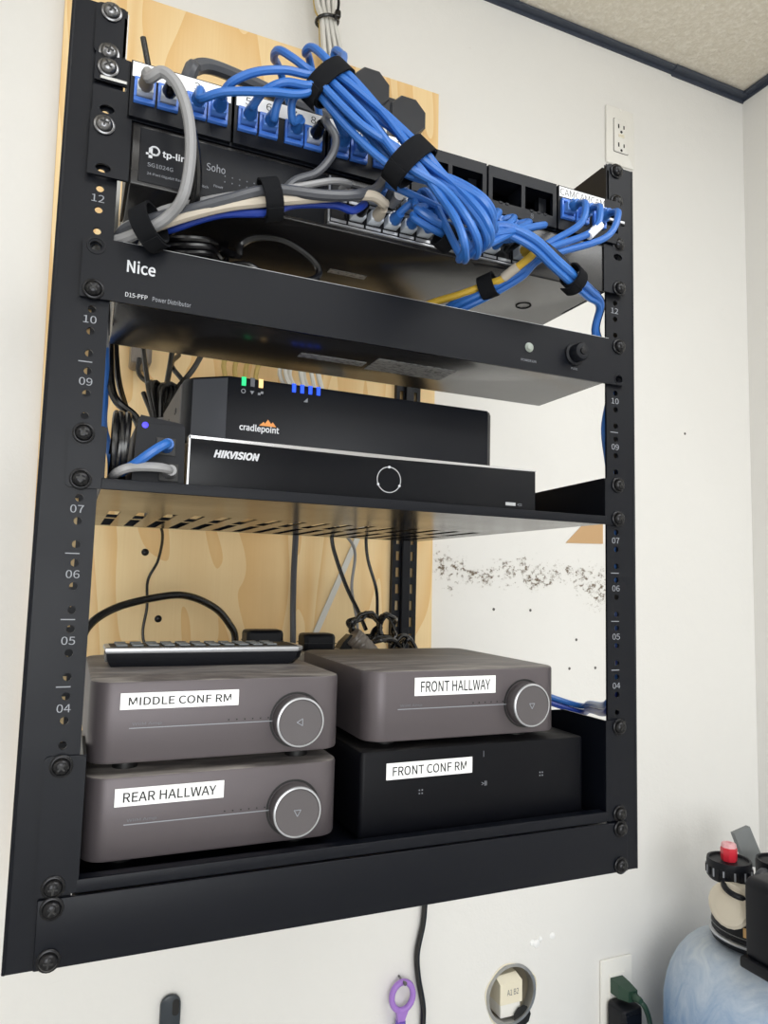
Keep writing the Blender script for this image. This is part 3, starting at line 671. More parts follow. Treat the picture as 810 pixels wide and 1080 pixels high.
# ================================================================== amplifiers
def feet(t, x0, x1, y0, y1, z0, z1):
    for x in (x0+28, x1-28):
        for y in (y0+30, y1-30): t.part('foot', MB().lathe((x, y, z0), [(9, 0), (9, z1-z0+.6)], 'z', 16), 'rubber')
def sticker(t, under, x0, x1, z0, z1, y, txt, skew=0):
    s_ = t.part('printed_label', MB().loops([[(x0, y-.5, z0-skew), (x1, y-.5, z0+skew), (x1, y-.5, z1+skew), (x0, y-.5, z1-skew)], [(x0, y, z0-skew), (x1, y, z0+skew), (x1, y, z1+skew), (x0, y, z1-skew)]]), 'label_white', under, 'white printed label reading '+txt)
    t.text('lettering', txt, x0+5.5, y-.62, z0+2.7-skew*.8, (x1-x0)-11, (z1-z0)-5.6, 'label_ink', under, bold=.005, roll=-math.atan2(2*skew, x1-x0))
def amp(name, x0, z0, label, txt, st, knob_rot, ft, W_=187.):
    x1, y0, y1 = x0+W_, 15., 203.
    t = Thing(name, (x0+94, 109, z0), label, 'amplifier', 'grey amplifiers on the lower shelf')
    zb, zt = z0+ft, z0+ft+57
    b = t.part('housing', MB().rprism(x0, x1, y0, y1, zb, zt, 17, 2.2, 8), 'amp_grey')
    feet(t, x0, x1, y0, y1, z0, zb)
    zc = (zb+zt)/2-(4.2 if ft > 7 else 2.6)
    t.part('groove_line', MB().box(x0+27, x1-56, y0-.35, y0+.3, zc-.3, zc+.3), 'dim_print', b)
    for k in range(6): t.part('indicator_dot', MB().lathe((x1-90+k*6, y0, zc+2.6), [(.6, -.1), (.6, .35), (.1, .4)], 'y', 8), 'port_black', b)
    t.text('model_print', 'WiiM Amp', x0+29, y0-.3, zc+1.4, 20, 2.6, 'grey_print', b)
    kx, kz = x1-38, zc+.2
    t.part('knob_recess', MB().lathe((kx, y0, kz), [(21, -.1), (21, .25), (19.4, .3), (19.2, -.1)], 'y', 36), 'port_black', b)
    kn = t.part('knob', MB().lathe((kx, y0-1, kz), [(18.4, 0), (18.9, 1), (18.9, 10.2), (18.2, 11.6), (17, 12), (16.4, 11.4), (.2, 11.2)], 'y', 44), 'knob_face')
    t.part('knob_ring', MB().lathe((kx, y0-12, kz), [(18.6, -.2), (18.2, .9), (17.2, 1.25), (16.7, .6), (16.6, -.3)], 'y', 44, False), 'silver_plastic', kn)
    a = [math.radians(knob_rot+k*120) for k in range(3)]
    q = MB()
    for k in range(3):
        p, r_ = a[k], a[(k+1) % 3]
        q.tube([(kx+3*math.cos(p), y0-12.4, kz+3*math.sin(p)), (kx+3*math.cos(r_), y0-12.4, kz+3*math.sin(r_))], .35, 5)
    t.part('knob_arrow', q, 'dim_print', kn)
    sticker(t, b, *st, y0-.1, txt)
    return t
zA = ZL+1.8
amp('amplifier', -217.2, zA, 'grey amplifier labelled REAR HALLWAY at the bottom left of the rack', 'REAR HALLWAY', (-197, -121.5, 92.4, 104.6), 270, 8.5)
amp('amplifier', -217.2, zA+65.7, 'grey amplifier labelled MIDDLE CONF RM under the remote control', 'MIDDLE CONF RM', (-197, -113.5, 158.6, 170), 180, 8.5)
t = Thing('amplifier', (95, 122, zA), 'matte black box amplifier labelled FRONT CONF RM beneath a grey one', 'amplifier')
b = t.part('housing', MB().rprism(-13.5, 206, 14.5, 230, zA+2.5, zA+70, 4, 2, 4), 'amp_black')
feet(t, -13.5, 206, 14.5, 230, zA, zA+2.5)
sticker(t, b, 8.8, 88.4, 94, 107, 14.3, 'FRONT CONF RM')
for (x, z) in ((39, 81), (158, 86)):
    for i in (0, 1):
        for j in (0, 1): t.part('touch_mark', MB().box(x+i*2.6-.5, x+i*2.6+.5, 14.1, 14.5, z+j*2.6-.5, z+j*2.6+.5), 'dim_print', b)
t.text('play_mark', '>II', 98, 14.2, 82, 5, 4, 'dim_print', b)
t.part('status_light', MB().box(99.6, 100.2, 14.1, 14.5, 106, 111), 'grey_print', b)
amp('amplifier', -9, zA+70.3, 'grey amplifier labelled FRONT HALLWAY on top of the black one', 'FRONT HALLWAY', (32.9, 111.1, 159.6, 174.4), 30, 6, 188.)

# ================================================================== remote control
zR = zA+65.7+65.7
rc = Thing('remote_control', (-122, 112, zR), 'black remote control with silver rim lying on the upper left amplifier', 'remote')
X0, X1, YA, YB = -204., -38., 96., 138.
b = rc.part('shell', MB().loops([[(x, y, zz) for x, y in [(X0+i, YA+i*.7), (X1-6-i*2, YA+i*.7), (X1-i*2, YA+8), (X1-i*2, YB-8), (X1-6-i*2, YB-i*.7), (X0+i, YB-i*.7)]] for i, zz in ((4, zR), (1, zR+5), (0, zR+11.5))]), 'black_plastic')
rim = rc.part('rim', MB().loops([[(x, y, zz) for x, y in [(X0-i, YA-i), (X1-6, YA-i), (X1+i, YA+8), (X1+i, YB-8), (X1-6, YB+i), (X0-i, YB+i)]] for i, zz in ((.3, zR+11.3), (.9, zR+12.6), (.6, zR+15), (-1.5, zR+15.8))]), 'silver_plastic')
rc.part('key_deck', MB().box(X0+3, X1-6, YA+3, YB-3, zR+15.4, zR+16.1), 'black_plastic', rim)
key = MB().box(-4.6, 4.6, -2.6, 2.6, 0, 1.7, .7).mesh('key', (0, 0, 0))
for i in range(11):
    for j in range(3): rc.inst('key', key, 'grey_panel' if (i*3+j) % 4 == 0 else 'dark_grey_cable', (X0+12+i*12.6, YA+9+j*13, zR+16))
rc.part('end_window', MB().box(X0-.2, X0+2.6, YA+6, YB-6, zR+4, zR+10), 'cord_black', b)

# ================================================================== wall plates, opening, hook, tool
def plate(t, cx, cz, w, h): return t.part('cover_plate', MB().rprism(cx-w/2, cx+w/2, cz-h/2, cz+h/2, -519.6, -514.4, 3, 1.8, 4, 'y'), 'outlet_white')
ou = Thing('wall_outlet', (700, 517, 1072), 'white duplex wall outlet above the top right of the rack', 'outlet')
plate(ou, 700, 1131, 68.5, 117)
oi = ou.part('receptacle', MB().rprism(683, 717, 1097.5, 1164.5, -515, -512.4, 2.5, .6, 4, 'y'), 'outlet_white')
ou.part('receptacle_gap', MB().rprism(681.8, 718.2, 1096.3, 1165.7, -514.9, -514.1, 3, 0, 4, 'y'), 'dark_side', oi)
for zc in (1150, 1112):
    for dx, h_ in ((-6.5, 8.5), (6.5, 7)): ou.part('slot', MB().box(700+dx-1.3, 700+dx+1.3, 511.9, 512.6, zc-h_/2, zc+h_/2), 'slot_dark', oi)
    ou.part('ground_hole', MB().lathe((700, 512.4, zc-10.5), [(2.7, -.1), (2.7, .5)], 'y', 12), 'slot_dark', oi)
    ou.part('slot', MB().box(692, 695, 511.9, 512.6, zc-1, zc+1), 'slot_dark', oi)
ou.part('test_button', MB().box(693, 707, 511.4, 512.6, 1128.4, 1130.8, .3).box(693, 707, 511.4, 512.6, 1132, 1134.4, .3), 'cream_plastic', oi)
for z in (1075.5, 1186.5): ou.part('plate_screw', MB().lathe((700, 514.4, z), [(3, -.1), (2.7, .6), (.3, .9)], 'y', 12), 'outlet_white')

o2 = Thing('wall_outlet', (681, 517, -505), 'white wall outlet low beside the blue tank with cords plugged in', 'outlet')
plate(o2, 681, -446, 68.5, 117)
r2_ = o2.part('receptacle', MB().rprism(664, 698, -480, -412, -515, -512.4, 2.5, .6, 4, 'y'), 'outlet_white')
gp = Thing('power_plug', (681, 505, -432), 'dark green power plug and cord in the lower right outlet', 'plug')
gp.part('plug_body', MB().loops([[(664, 511.5, -440), (690, 511.5, -440), (690, 511.5, -416), (664, 511.5, -416)], [(666, 494, -442), (691, 494, -442), (691, 494, -419), (666, 494, -419)], [(674, 478, -441), (693, 478, -443), (693, 478, -425), (674, 478, -424)]]), 'green_plug', smooth=False)
gp.part('strain_relief', MB().lathe((685, 479, -433), [(6.5, 0), (6, 4), (6.6, 6), (5.6, 10), (5.8, 14), (4.6, 18)], 'y', 14), 'green_plug')
gp.part('cord', MB().tube([(685, 468, -434), (694, 462, -444), (712, 470, -478), (728, 490, -520), (734, 500, -580), (732, 505, -700), (720, 508, -900), (715, 508, -1124)], 4.4, 10), 'green_plug')
ad = Thing('power_adapter', (680, 495, -505), 'black power adapter plugged in below the green plug', 'adapter')
ad.part('body', MB().box(655, 699, 470, 512, -520, -449, 5), 'black_plastic')
ad.part('face', MB().box(660, 694, 468.8, 471, -515, -456, 1), 'black_satin')
ad.part('grip_ring', MB().lathe((677, 469, -486), [(9, 0), (9, .8), (7, .8), (7, 0)], 'y', 18, False), 'black_plastic')

# round opening with metal ring and a cream jack inside
ho = Thing('junction_box', (HX, 560, HZ_-45), 'round metal junction box set in a ragged hole in the wall', 'junction box')
ho.part('ring', MB().lathe((HX, RY1-.6, HZ_), [(HR-1, -14), (HR-1, .6), (HR+1.4, 1.6), (HR-3.4, 2.2), (HR-4, .6), (HR-4, -14)], 'y', 40, False), 'galvanised')
ho.part('inner_wall', MB().lathe((HX, RY1+14, HZ_), [(HR-1, 0), (HR-1, -56), (.2, -56)], 'y', 32, False), 'beige_metal')
ho.part('torn_edge', MB().tube([(HX+48*math.cos(a)*(1+.05*math.sin(5*a)), RY1-.8, HZ_+47*math.sin(a)*(1+.06*math.cos(3*a))) for a in [k*2*math.pi/18 for k in range(18)]], 1.1, 6, 3, closed=True), 'cream_plastic')
ho.part('gap', MB().lathe((HX+22, RY1-.3, HZ_-38), [(17, -.2), (14, .5), (.3, .6)], 'y', 9), 'port_black')
cj = Thing('wire_connector', (HX+4, 534, HZ_-30), 'cream plastic connector block inside the round wall hole', 'connector')
cj.part('block', MB().loops([[(448, 522, -425), (490, 522, -425), (490, 560, -425), (448, 560, -425)], [(448, 522, -394), (490, 522, -392), (490, 560, -392), (448, 560, -394)], [(445, 532, -384), (484, 532, -382), (484, 560, -382), (445, 560, -384)]]), 'cream_plastic', smooth=False)
cj.part('lower_block', MB().box(450, 488, 524, 560, -446, -425, 1), 'outlet_white')
cj.text('marking', 'A1 B2', 461, 521.6, -412, 22, 9, 'grey_print')

hk = Thing('wall_hook', (-75, 512, -420), 'dark slate rounded hook on the wall below the rack', 'hook')
hb = hk.part('strap', MB().rprism(-88.5, -61.5, -420, -304, -518.5, -511, 13, 2.5, 8, 'y'), 'hook_dark')
hk.part('recess', MB().rprism(-73, -64, -330, -309, -511.4, -510.6, 4.4, 0, 6, 'y'), 'port_black', hb)
hk.part('hook_arm', MB().tube([(-75, 511, -408), (-75, 486, -414), (-75, 478, -398), (-75, 478, -385)], 6, 10), 'hook_dark', hb)

pu = Thing('hanging_tool', (264, 508, -460), 'purple handled tool with a finger ring hanging on the wall', 'tool')
pu.part('ring', MB().tube([(264+(17.5 if math.cos(a) > 0 else 17.5)*math.cos(a), 505, -366+20*math.sin(a)) for a in [k*2*math.pi/20 for k in range(20)]], 4.6, 10, 3, closed=True), 'lilac')
pu.part('neck', MB().loops([[(254, 501, -384), (273, 501, -386), (273, 509, -386), (254, 509, -384)], [(256, 501, -396), (268, 501, -397), (268, 509, -397), (256, 509, -396)], [(256, 501, -404), (267, 501, -404), (267, 509, -404), (256, 509, -404)]]), 'lilac')
pu.part('grip', MB().tube([(262, 505, -400), (261, 505, -418), (259, 505, -440), (258, 505, -470)], lambda t: 7.4+2*math.sin(t*3), 12), 'purple')
pu.part('nail', MB().lathe((264, 519.5, -344), [(1.6, 0), (1.6, 22), (3, 22), (3, 24)], 'y', 10), 'screw_steel')

# ================================================================== tank in the corner
TX, TY = 812., 340.
tk = Thing('pressure_tank', (TX, TY, ZF), 'scuffed blue pressure tank with black collar and beige valve in corner', 'tank')
prof = [(70, 0), (120, 6), (140, 30), (142, 120), (142, 640)]
zt_ = -308-ZF
for k in range(1, 9):
    a = k/8*math.pi/2*.94; prof.append((62+80*math.cos(a), 700+(zt_-700)*math.sin(a)))
tk.part('vessel', MB().lathe((TX, TY, ZF+.4), prof, 'z', 48), 'tank_blue')
co = tk.part('collar', MB().lathe((TX, TY, -302), [(66, 0), (69, 8), (65, 12), (64, 18), (66, 20), (66, 58), (58, 66), (.2, 67)], 'z', 40), 'black_plastic')
tk.part('collar_band', MB().lathe((TX, TY, -294), [(69.4, 0), (70.4, 2), (69.6, 4), (66, 5)], 'z', 40, False), 'silver_plastic', co)
tk.part('collar_band', MB().lathe((TX, TY, -281), [(66.2, 0), (66.9, .7), (66.2, 1.4)], 'z', 40, False), 'grey_panel', co)
tk.part('collar_tag', MB().loops([[(TX+66.4*math.sin(a), TY-66.4*math.cos(a), z) for z in (-277, -263)] + [(TX+67.2*math.sin(a), TY-67.2*math.cos(a), z) for z in (-263, -277)] for a in [math.radians(q) for q in (-66, -58, -50, -42, -34)]]), 'tank_sticker', co)
va = tk.part('valve_body', MB().tube([(705, 300, -218), (709, 301, -219), (716, 303, -220), (736, 308, -223), (790, 318, -232), (830, 326, -238)], lambda t: 4 if t < .02 else 20 if t < .09 else 28 if t < .17 else 32 if t < .35 else 31, 20, 5), 'beige_metal')
tk.part('gauge_ring', MB().tube([(731+25*math.cos(a), 300+20*math.sin(a), -197+7*math.sin(a)) for a in [k*2*math.pi/22 for k in range(22)]], 4.4, 9, 2, closed=True), 'black_plastic', va)
tk.part('gauge_face', MB().lathe((731, 300, -202), [(22, 0), (19, 6), (10, 9), (.2, 10)], 'z', 24), 'beige_metal', va)
tk.part('cap_mark', MB().tube([(716, 270, -212), (724, 267.5, -217), (732, 269, -215)], 1.6, 7), 'slot_dark', va)
kn = tk.part('adjusting_knob', MB().lathe((748, 334, -200), [(9, -22), (9, 0), (20, .5), (30, 3), (33, 7), (33, 28), (32, 33), (29, 33), (28, 30), (.2, 30)], 'z', 36), 'black_plastic')
for k in range(26):
    a = 2*math.pi*k/26; tk.part('knob_rib', MB().box(748+33.2*math.cos(a)-1, 748+33.2*math.cos(a)+1, 334+33.2*math.sin(a)-1, 334+33.2*math.sin(a)+1, -190, -178), 'dim_print' if k % 2 else 'black_plastic', kn)
rd = tk.part('red_cap', MB().lathe((748, 334, -170), [(11, 0), (12, 3), (12.4, 18), (11.4, 21)], 'z', 8), 'red_plastic')
tk.part('cap_top', MB().lathe((748, 334, -149.5), [(11.6, 0), (10.4, 6), (5, 7), (4.4, 4), (.2, 4)], 'z', 8), 'pinkish', rd)
k2 = tk.part('adjusting_knob', MB().lathe((838, 318, -208), [(20, -18), (22, 0), (30, 3), (33, 7), (33, 28), (32, 33), (29, 33), (28, 30), (.2, 30)], 'z', 36), 'black_plastic')
tk.part('hose_elbow', MB().tube([(778, 322, -214), (786, 316, -198), (798, 314, -188), (812, 316, -194), (822, 318, -206)], 7, 12), 'dark_grey_cable')
tk.part('handle_plate', MB().loops([[(840, 380, -206), (880, 372, -214), (880, 380, -214), (840, 388, -206)], [(832, 396, -158), (862, 390, -148), (862, 398, -148), (832, 404, -158)]]), 'grey_panel', smooth=False)
cb = tk.part('control_housing', MB().rprism(704, 820, -282, -164, -270, -205, 14, 5, 6, 'y'), 'black_satin')
tk.part('housing_flange', MB().rprism(697, 826, -292, -276, -274, -201, 4, 2, 4, 'y'), 'black_plastic', cb)
tk.part('flange_line', MB().box(699, 824, 200.2, 201.2, -277, -275.4), 'silver_plastic', cb)
tk.part('housing_arm', MB().tube([(770, 262, -224), (785, 285, -230), (800, 305, -236)], 16, 12), 'black_plastic', cb)

# ================================================================== cables
RC = {'blue_cable': 3.1}
def cable(name, pts, r, m, label, group=None, cat='cable', sub=7, n=9):
    org = pts[0]; o = solid(name, MB().tube(pts, r, n, sub), m, org, label, cat, group); return o, org
def rj(o, org, p, m_boot='blue_cable', m_plug='plug_clear_blue', L=12):
    """network plug pushed into a port whose face is at p, pointing into the panel"""
    x, y, z = p
    pl = sub(o, org, 'plug', MB().box(x-5.6, x+5.6, y-9, y+4, z-4.2, z+3.8, .5), m_plug)
    tag(put('latch', MB().box(x-2.6, x+2.6, y-12, y-1, z+4.2, z+5.4).mesh('latch', org), m_plug, pl))
    sub(o, org, 'boot', MB().lathe((x, y-8, z), [(5.0, 0), (5.2, 2), (4.4, L*.6), (3.5, L)], 'y', 12), m_boot)
# --- the large blue bundle between the two upper straps
S0 = Vector((-78.2, -42, 628.7)); S1 = Vector((-17.8, -62, 571))
ax = (S1-S0).normalized(); n2 = Vector((0, -1, 0)); n2 = (n2-ax*n2.dot(ax)).normalized(); n1 = ax.cross(n2)
lay = [(-2, 0), (-1, 0), (0, 0), (1, 0), (2, 0), (-1.5, .9), (-.5, .9), (.5, .9), (1.5, .9), (-1, -.9), (0, -.9), (1, -.9)]
def off(i, k=7.0): a, b = lay[i]; return n1*(a*k)+n2*(b*k)
def T(v): return tuple(v)
PERM = [1, 0, 3, 2, 4, 6, 5, 8, 7, 10, 11, 9]
ZP = 581.5+21.0
src = [(MC[0]+PO[2], 'third'), (MC[0]+PO[3], 'fourth'), (MC[1]+PO[0], 'fifth'), (MC[1]+PO[1], 'sixth'), (MC[1]+PO[2], 'seventh'), (MC[2]+PO[0], 'ninth'), (MC[2]+PO[1], 'tenth'), (MC[2]+PO[2], 'eleventh'), (MC[2]+PO[3], 'twelfth')]
mids = [[(-170.3, -32, 593.9), (-155.5, -42, 597), (-123.8, -46, 604.3), (-97.5, -46, 611.7)], [(-155.5, -30, 602.6), (-149.5, -40, 608.2), (-134.5, -45, 616.9), (-114.2, -47, 623.6), (-95.9, -46, 626.5)],
        [(-132.4, -30, 600.8), (-127.3, -40, 607.1), (-114.1, -48, 613.4), (-96.2, -48, 616.8)], [(-115.9, -28, 597.2), (-114.8, -36, 606.8), (-108, -42, 613.3), (-92.7, -44, 616)], [(-101.2, -28, 599.2), (-104.6, -36, 608.4), (-100.8, -42, 613.3), (-89.7, -44, 616.2)],
        [(-61.3, -30, 600.3), (-71.6, -36, 610.8), (-81, -40, 619.2)], [(-46.1, -28, 597.9), (-59.2, -32, 607.6), (-71.2, -34, 619.9)], [(-29.9, -24, 599.9), (-41.7, -24, 611), (-62.1, -30, 623.6)], [(-16.5, -20, 602.6), (-27.8, -18, 617), (-53.5, -28, 625.9)]]
apex = [[(10.6, -72, 553.3), (26.7, -86, 527.9), (38, -84, 513.5), (45.5, -62, 515.7)], [(8.3, -70, 558.3), (29.4, -84, 539.9), (42, -80, 529.8), (53, -58, 530)], [(4.7, -74, 547.8), (16.7, -88, 521.6), (26.7, -88, 504.8), (35.9, -64, 508.1)],
        [(4.2, -72, 544.2), (11.5, -86, 518.4), (17.1, -88, 499.8), (27.5, -64, 504.8)], [(14.7, -64, 564.7), (33.7, -78, 548.5), (47.3, -74, 540), (59.2, -52, 540.5)]]
ends = [10, 11, 9, 8, 2, 7, 6, 5, 4, 9, 8, 7]
lab = ['arched over from the', 'rising from the']
for i in range(12):
    o1 = S0+off(i); o2_ = S1+off(PERM[i]); mid_ = (o1+o2_)/2+off(i, 1.6)+Vector((random.uniform(-3, 3), random.uniform(-2, 2), random.uniform(-4, 4)))
    if i < 9:
        x, word = src[i]; st_ = (x, -12, ZP); pre = [(x, -26, ZP+2)]+mids[i]
        lb = 'blue network cable from the %s patch panel port into the big strapped bundle' % word
    else:
        st_ = ((-62, 60, 612), (-40, 60, 608), (-20, 60, 612))[i-9]
        pre = ([(-99.6, 20, 668.9), (-113.6, -10, 658.5), (-114.5, -28, 652.6), (-105.1, -38, 641.9), (-93.6, -40, 635.1)], [(-77.1, 12, 679.3), (-90.3, -16, 666.9), (-88.5, -28, 663.8), (-81.4, -38, 651.3), (-77.3, -40, 643.5)], [(-51.4, 30, 703.5), (-49.7, 10, 697.1), (-57.8, -14, 672.6), (-66, -34, 649.7)])[i-9]
        lb = ('blue network cable with the leftmost upright loop over the patch panel', 'blue network cable with the upright loop just left of the top strap', 'blue network cable entering the top strap from behind the patch panel')[i-9]
    ap = apex[i % 5]; j = ends[i]
    zz = 566.4 if i < 9 else 548.8
    en = (SWX[j], -9, zz)
    post = [T(Vector(q)+off(i, 1.8)) for q in ap]+[(SWX[j]+6, -34, zz-1+random.uniform(-2, 2)), (SWX[j], -22, zz), en]
    pts = [st_]+pre+[T(o1), T(mid_), T(o2_)]+post
    ob, og = cable('network_cable', pts, 3.1, 'blue_cable', lb, 'blue network patch cables')
    if i < 9: rj(ob, og, (st_[0], -8, ZP))
    rj(ob, og, (SWX[j], -6, zz), m_plug='plug_clear')
def strap(c, d, r, w, label, th=1.6, name='cable_strap', flat=.8, tail=True):
    """hook-and-loop strap: a flat band closed round a bundle, centre c, bundle direction d"""
    c = Vector(c); d = Vector(d).normalized(); a = Vector((0, -1, 0)); a = (a-d*a.dot(d)).normalized(); b = d.cross(a)
    m = MB(); ls = []
    for k in range(28):
        t = 2*math.pi*k/28; u = a*math.cos(t)*r*flat+b*math.sin(t)*r; v = u.normalized()*th
        ls.append([tuple(c+u-d*w/2), tuple(c+u+v-d*w/2), tuple(c+u+v+d*w/2), tuple(c+u+d*w/2)])
    ls.append(ls[0]); m.loops(ls, False, False)
    o = solid(name, m, 'velcro', tuple(c), label, 'strap', 'black cable straps')
    if tail:
        ls = []
        for k in range(9):
            t = .9+k*.16; u = a*math.cos(t)*r*flat+b*math.sin(t)*r; v = u.normalized()
            e = th+.3+(k/8)**2*2.2
            ls.append([tuple(c+u+v*e-d*w*.46), tuple(c+u+v*(e+1.2)-d*w*.46), tuple(c+u+v*(e+1.2)+d*w*.46), tuple(c+u+v*e+d*w*.46)])
        sub(o, tuple(c), 'strap_tail', MB().loops(ls), 'velcro')
    return o
strap(S0, ax, 20.5, 14, 'black strap at the top of the big blue cable bundle', flat=.62)
strap(S1, ax, 20.5, 17, 'black strap halfway down the big blue cable bundle', flat=.62)
# --- bundle to the right rail
B0 = Vector((153.3, -38, 522.3))
for i, (j, m_, r_, lb) in enumerate(((3, 'blue_cable', 3.1, 'blue network cable, top of the bundle leading to the right rail'), (4, 'blue_cable', 3.1, 'blue network cable, middle of the bundle leading to the right rail'), (5, 'blue_cable', 3.1, 'blue network cable, lowest of the bundle leading to the right rail'), (None, 'cord_black', 3.3, 'black cable in the strapped bundle leading to the right rail'))):
    q = [(0, 0, 3.5), (-2, -4, -1), (-4, -1, -5.5), (5, 2, 1.5)][i]; q = Vector(q)
    D_ = lambda p, k=1.0: T(Vector(p)+q*k)
    tail = [T(B0+q), D_((188.9, -16, 524.3)), D_((213, -2, 522), .5), D_((219, 12, 500), .4), (237+q.x*.6, 12+q.y*.4, 470), (236+q.x*.4, 11+q.y*.4, 440), (229+q.x*.5, 10+q.y*.4, 405), (233+q.x*.4, 10+q.y*.4, 372), (238+q.x*.6, 10+q.y*.4, 340), (240+q.x*.6, 10+q.y*.4, 300), (240+q.x*.6, 10+q.y*.4, 250)]
    if j is None: pts = [(SWX[10], -9, 548.8), (SWX[10]+3, -28, 550), D_((114.7, -36, 547.6)), D_((134.6, -40, 535.7))]+tail; 
    else:
        x = SWX[j]; pts = [(x, -9, 548.8), (x, -24, 550), (x+8, -34, 557-i*2), D_((-0.8, -40, 546.4)), D_((22.1, -42, 536.6)), D_((54.8, -34, 539.5)), D_((78.6, -40, 549.5)), D_((103.4, -48, 540.7)), D_((128.1, -46, 528.5))]+tail
    ob, og = cable('network_cable', pts, r_, m_, lb, 'cables to the right rail')
    if j is not None: rj(ob, og, (x, -6, 548.8), m_plug='plug_clear')
strap(B0, Vector((165.3, -32, 520.9))-Vector((142.1, -42, 525.4)), 9.6, 13, 'black strap on the cables beside the right rail', flat=.9)
strap((25.1, -40, 529.4), Vector((34.9, -38, 526.9))-Vector((15.3, -42, 535.1)), 9.5, 12, 'small black strap half hidden under the looped end of the bundle', flat=.9, tail=False)
# --- three camera cables
for i, (px, q) in enumerate((((0), (0, 0, 3)), ((1), (-1, -3, -2)), ((2), (2, 0, -6)))):
    x = MC[5]+PO[i]; q = Vector(q)
    pts = [(x, -12, ZP), (x, -26, ZP-2), (x-3, -38, ZP-10), T(Vector((158+14*i, -40, 571-3*i))), T(Vector((125.9, -30, 545))+q), T(Vector((113.3, -14, 530.7))+q), T(Vector((94.6, 6, 518.1))+q), T(Vector((72.9, 26, 506.2))+q), T(Vector((62, 52, 500))+q), T(Vector((30, 84, 499.5))+q)]
    ob, og = cable('network_cable', pts, 3.1, 'blue_cable', 'blue network cable plugged in under CAM label, %s of the three' % ('leftmost', 'middle', 'rightmost')[i], 'camera cables')
    rj(ob, og, (x, -8, ZP), L=8)
    if i == 2: sub(ob, og, 'cable_tag', MB().tube([T(Vector((181, -40, 576))), T(Vector((168, -40, 563)))], 3.9, 10), 'label_white')
# --- yellow cable
pts = [(SWX[11], -9, 548.8), (SWX[11]+2, -26, 548), (113.2, -34, 537.1), (107.9, -22, 530.7), (99.5, -8, 522.5), (91.3, 4, 520.2), (72.5, 22, 513.6), (52, 42, 508.1), (18, 78, 493), (-6, 90, 493.5)]
ob, og = cable('network_cable', pts, 3.4, 'yellow_cable', 'yellow network cable strapped together with a blue one', None)
rj(ob, og, (SWX[11], -6, 548.8), 'yellow_cable', 'plug_clear')
sub(ob, og, 'cable_tag', MB().tube([(106.2, -21.5, 529.7), (99.8, -9, 523)], 4.2, 10), 'beige_cable')
strap((92.9, 5, 519.2), Vector((83.6, 14, 516.3))-Vector((99.5, -8, 522.5)), 9.5, 14, 'black strap holding the yellow cable above the distributor', flat=.85, tail=False)
# --- grey and beige cables on the left
G0 = Vector((-199.3, -16, 499.5)); G1 = Vector((-117.6, -34, 531.7))
x = MC[0]+PO[0]
ob, og = cable('network_cable', [(x, -12, ZP), (x, -26, ZP+3), (-206, -38, 594.4), (-198.1, -44, 597.1), (-187.7, -46, 587.9), (-179.7, -46, 567.4), (-176.8, -44, 541.7), (-178.9, -36, 517.7), (-186, -26, 506.3), (-197.5, -18, 497.6), (-215, 0, 493.3), (-230.7, 22, 492.3), (-226, 45, 470), (-222, 60, 430)], 4.0, 'grey_cable', 'thick grey cable arching down the left from the first patch panel port')
rj(ob, og, (x, -8, ZP), 'smoky_plastic', 'plug_clear', 15)
x = MC[0]+PO[1]
ob, og = cable('network_cable', [(x, -12, ZP), (x+2, -28, ZP+1), (-182, -34, 584.7), (-174.6, -36, 560.9), (-169.8, -30, 537.2), (-170.1, -20, 520.1), (-180.4, -8, 507.5), (-187.8, 14, 505.5), (-199.2, 40, 506.7), (-195, 80, 493)], 3.3, 'cord_black', 'black cable running down behind the thick grey one at the left')
rj(ob, og, (x, -8, ZP), 'cord_black', 'plug_clear')
x = SWX[2]
ob, og = cable('network_cable', [(x, -9, 548.8), (x, -26, 552), (-27.8, -34, 549.1), (-40.7, -38, 550.2), (-71.5, -38, 541.8), (-100.2, -36, 533.5), T(G1+Vector((0, 0, -3))), (-147.8, -32, 518.9), (-176, -24, 508.2), (-197, -12, 500.4), (-217.8, 8, 494.8), (-233, 30, 492.2), (-224, 55, 462)], 4.1, 'beige_cable', 'thick beige cable running left from the third switch port')
rj(ob, og, (x, -6, 548.8), 'beige_cable', 'plug_clear', 13)
x = SWX[1]
ob, og = cable('network_cable', [(x, -9, 548.8), (x, -24, 550), (-51.4, -30, 539.2), (-67, -30, 540.1), (-97.9, -28, 533.6), T(G1+Vector((0, 6, -9))), (-151.6, -24, 515.4), (-180.6, -10, 505.1), (-195, 10, 503.6), (-200, 40, 493)], 3.1, 'deep_blue_cable', 'deep blue cable passing under the strapped grey cables at the left')
rj(ob, og, (x, -6, 548.8), 'cord_black', 'plug_clear')
ob, og = cable('network_cable', [(SWX[3], -9, 566.4), (-24.1, -26, 571.5), (-34.5, -34, 558.4), (-53.9, -40, 545.9), (-80.2, -42, 538.4), T(G1+Vector((0, -3, 4))), (-148.4, -34, 522), (-173.2, -26, 512.1), (-197.5, -14, 505.1), (-216.3, 6, 500), (-224, 40, 478), (-222, 60, 440)], 4.2, 'dark_grey_cable', 'thick dark grey cable above the beige one with its end bent up')
sub(ob, og, 'boot', MB().lathe((SWX[3], -8, 566.4), [(5.2, 0), (5, 6), (4.4, 14)], 'y', 12), 'grey_cable')
ob, og = cable('network_cable', [(SWX[0], -9, 566.4), (-53.1, -24, 563.6), (-69.9, -32, 557.4), (-92.8, -34, 546.8), T(G1+Vector((0, 3, 6))), (-143, -26, 530.9), (-168.7, -14, 524.8), (-196.6, 0, 514.7), (-212, 44, 494)], 2.6, 'grey_cable', 'thin grey cable curling back above the dark grey one')
x = MC[1]+PO[3]
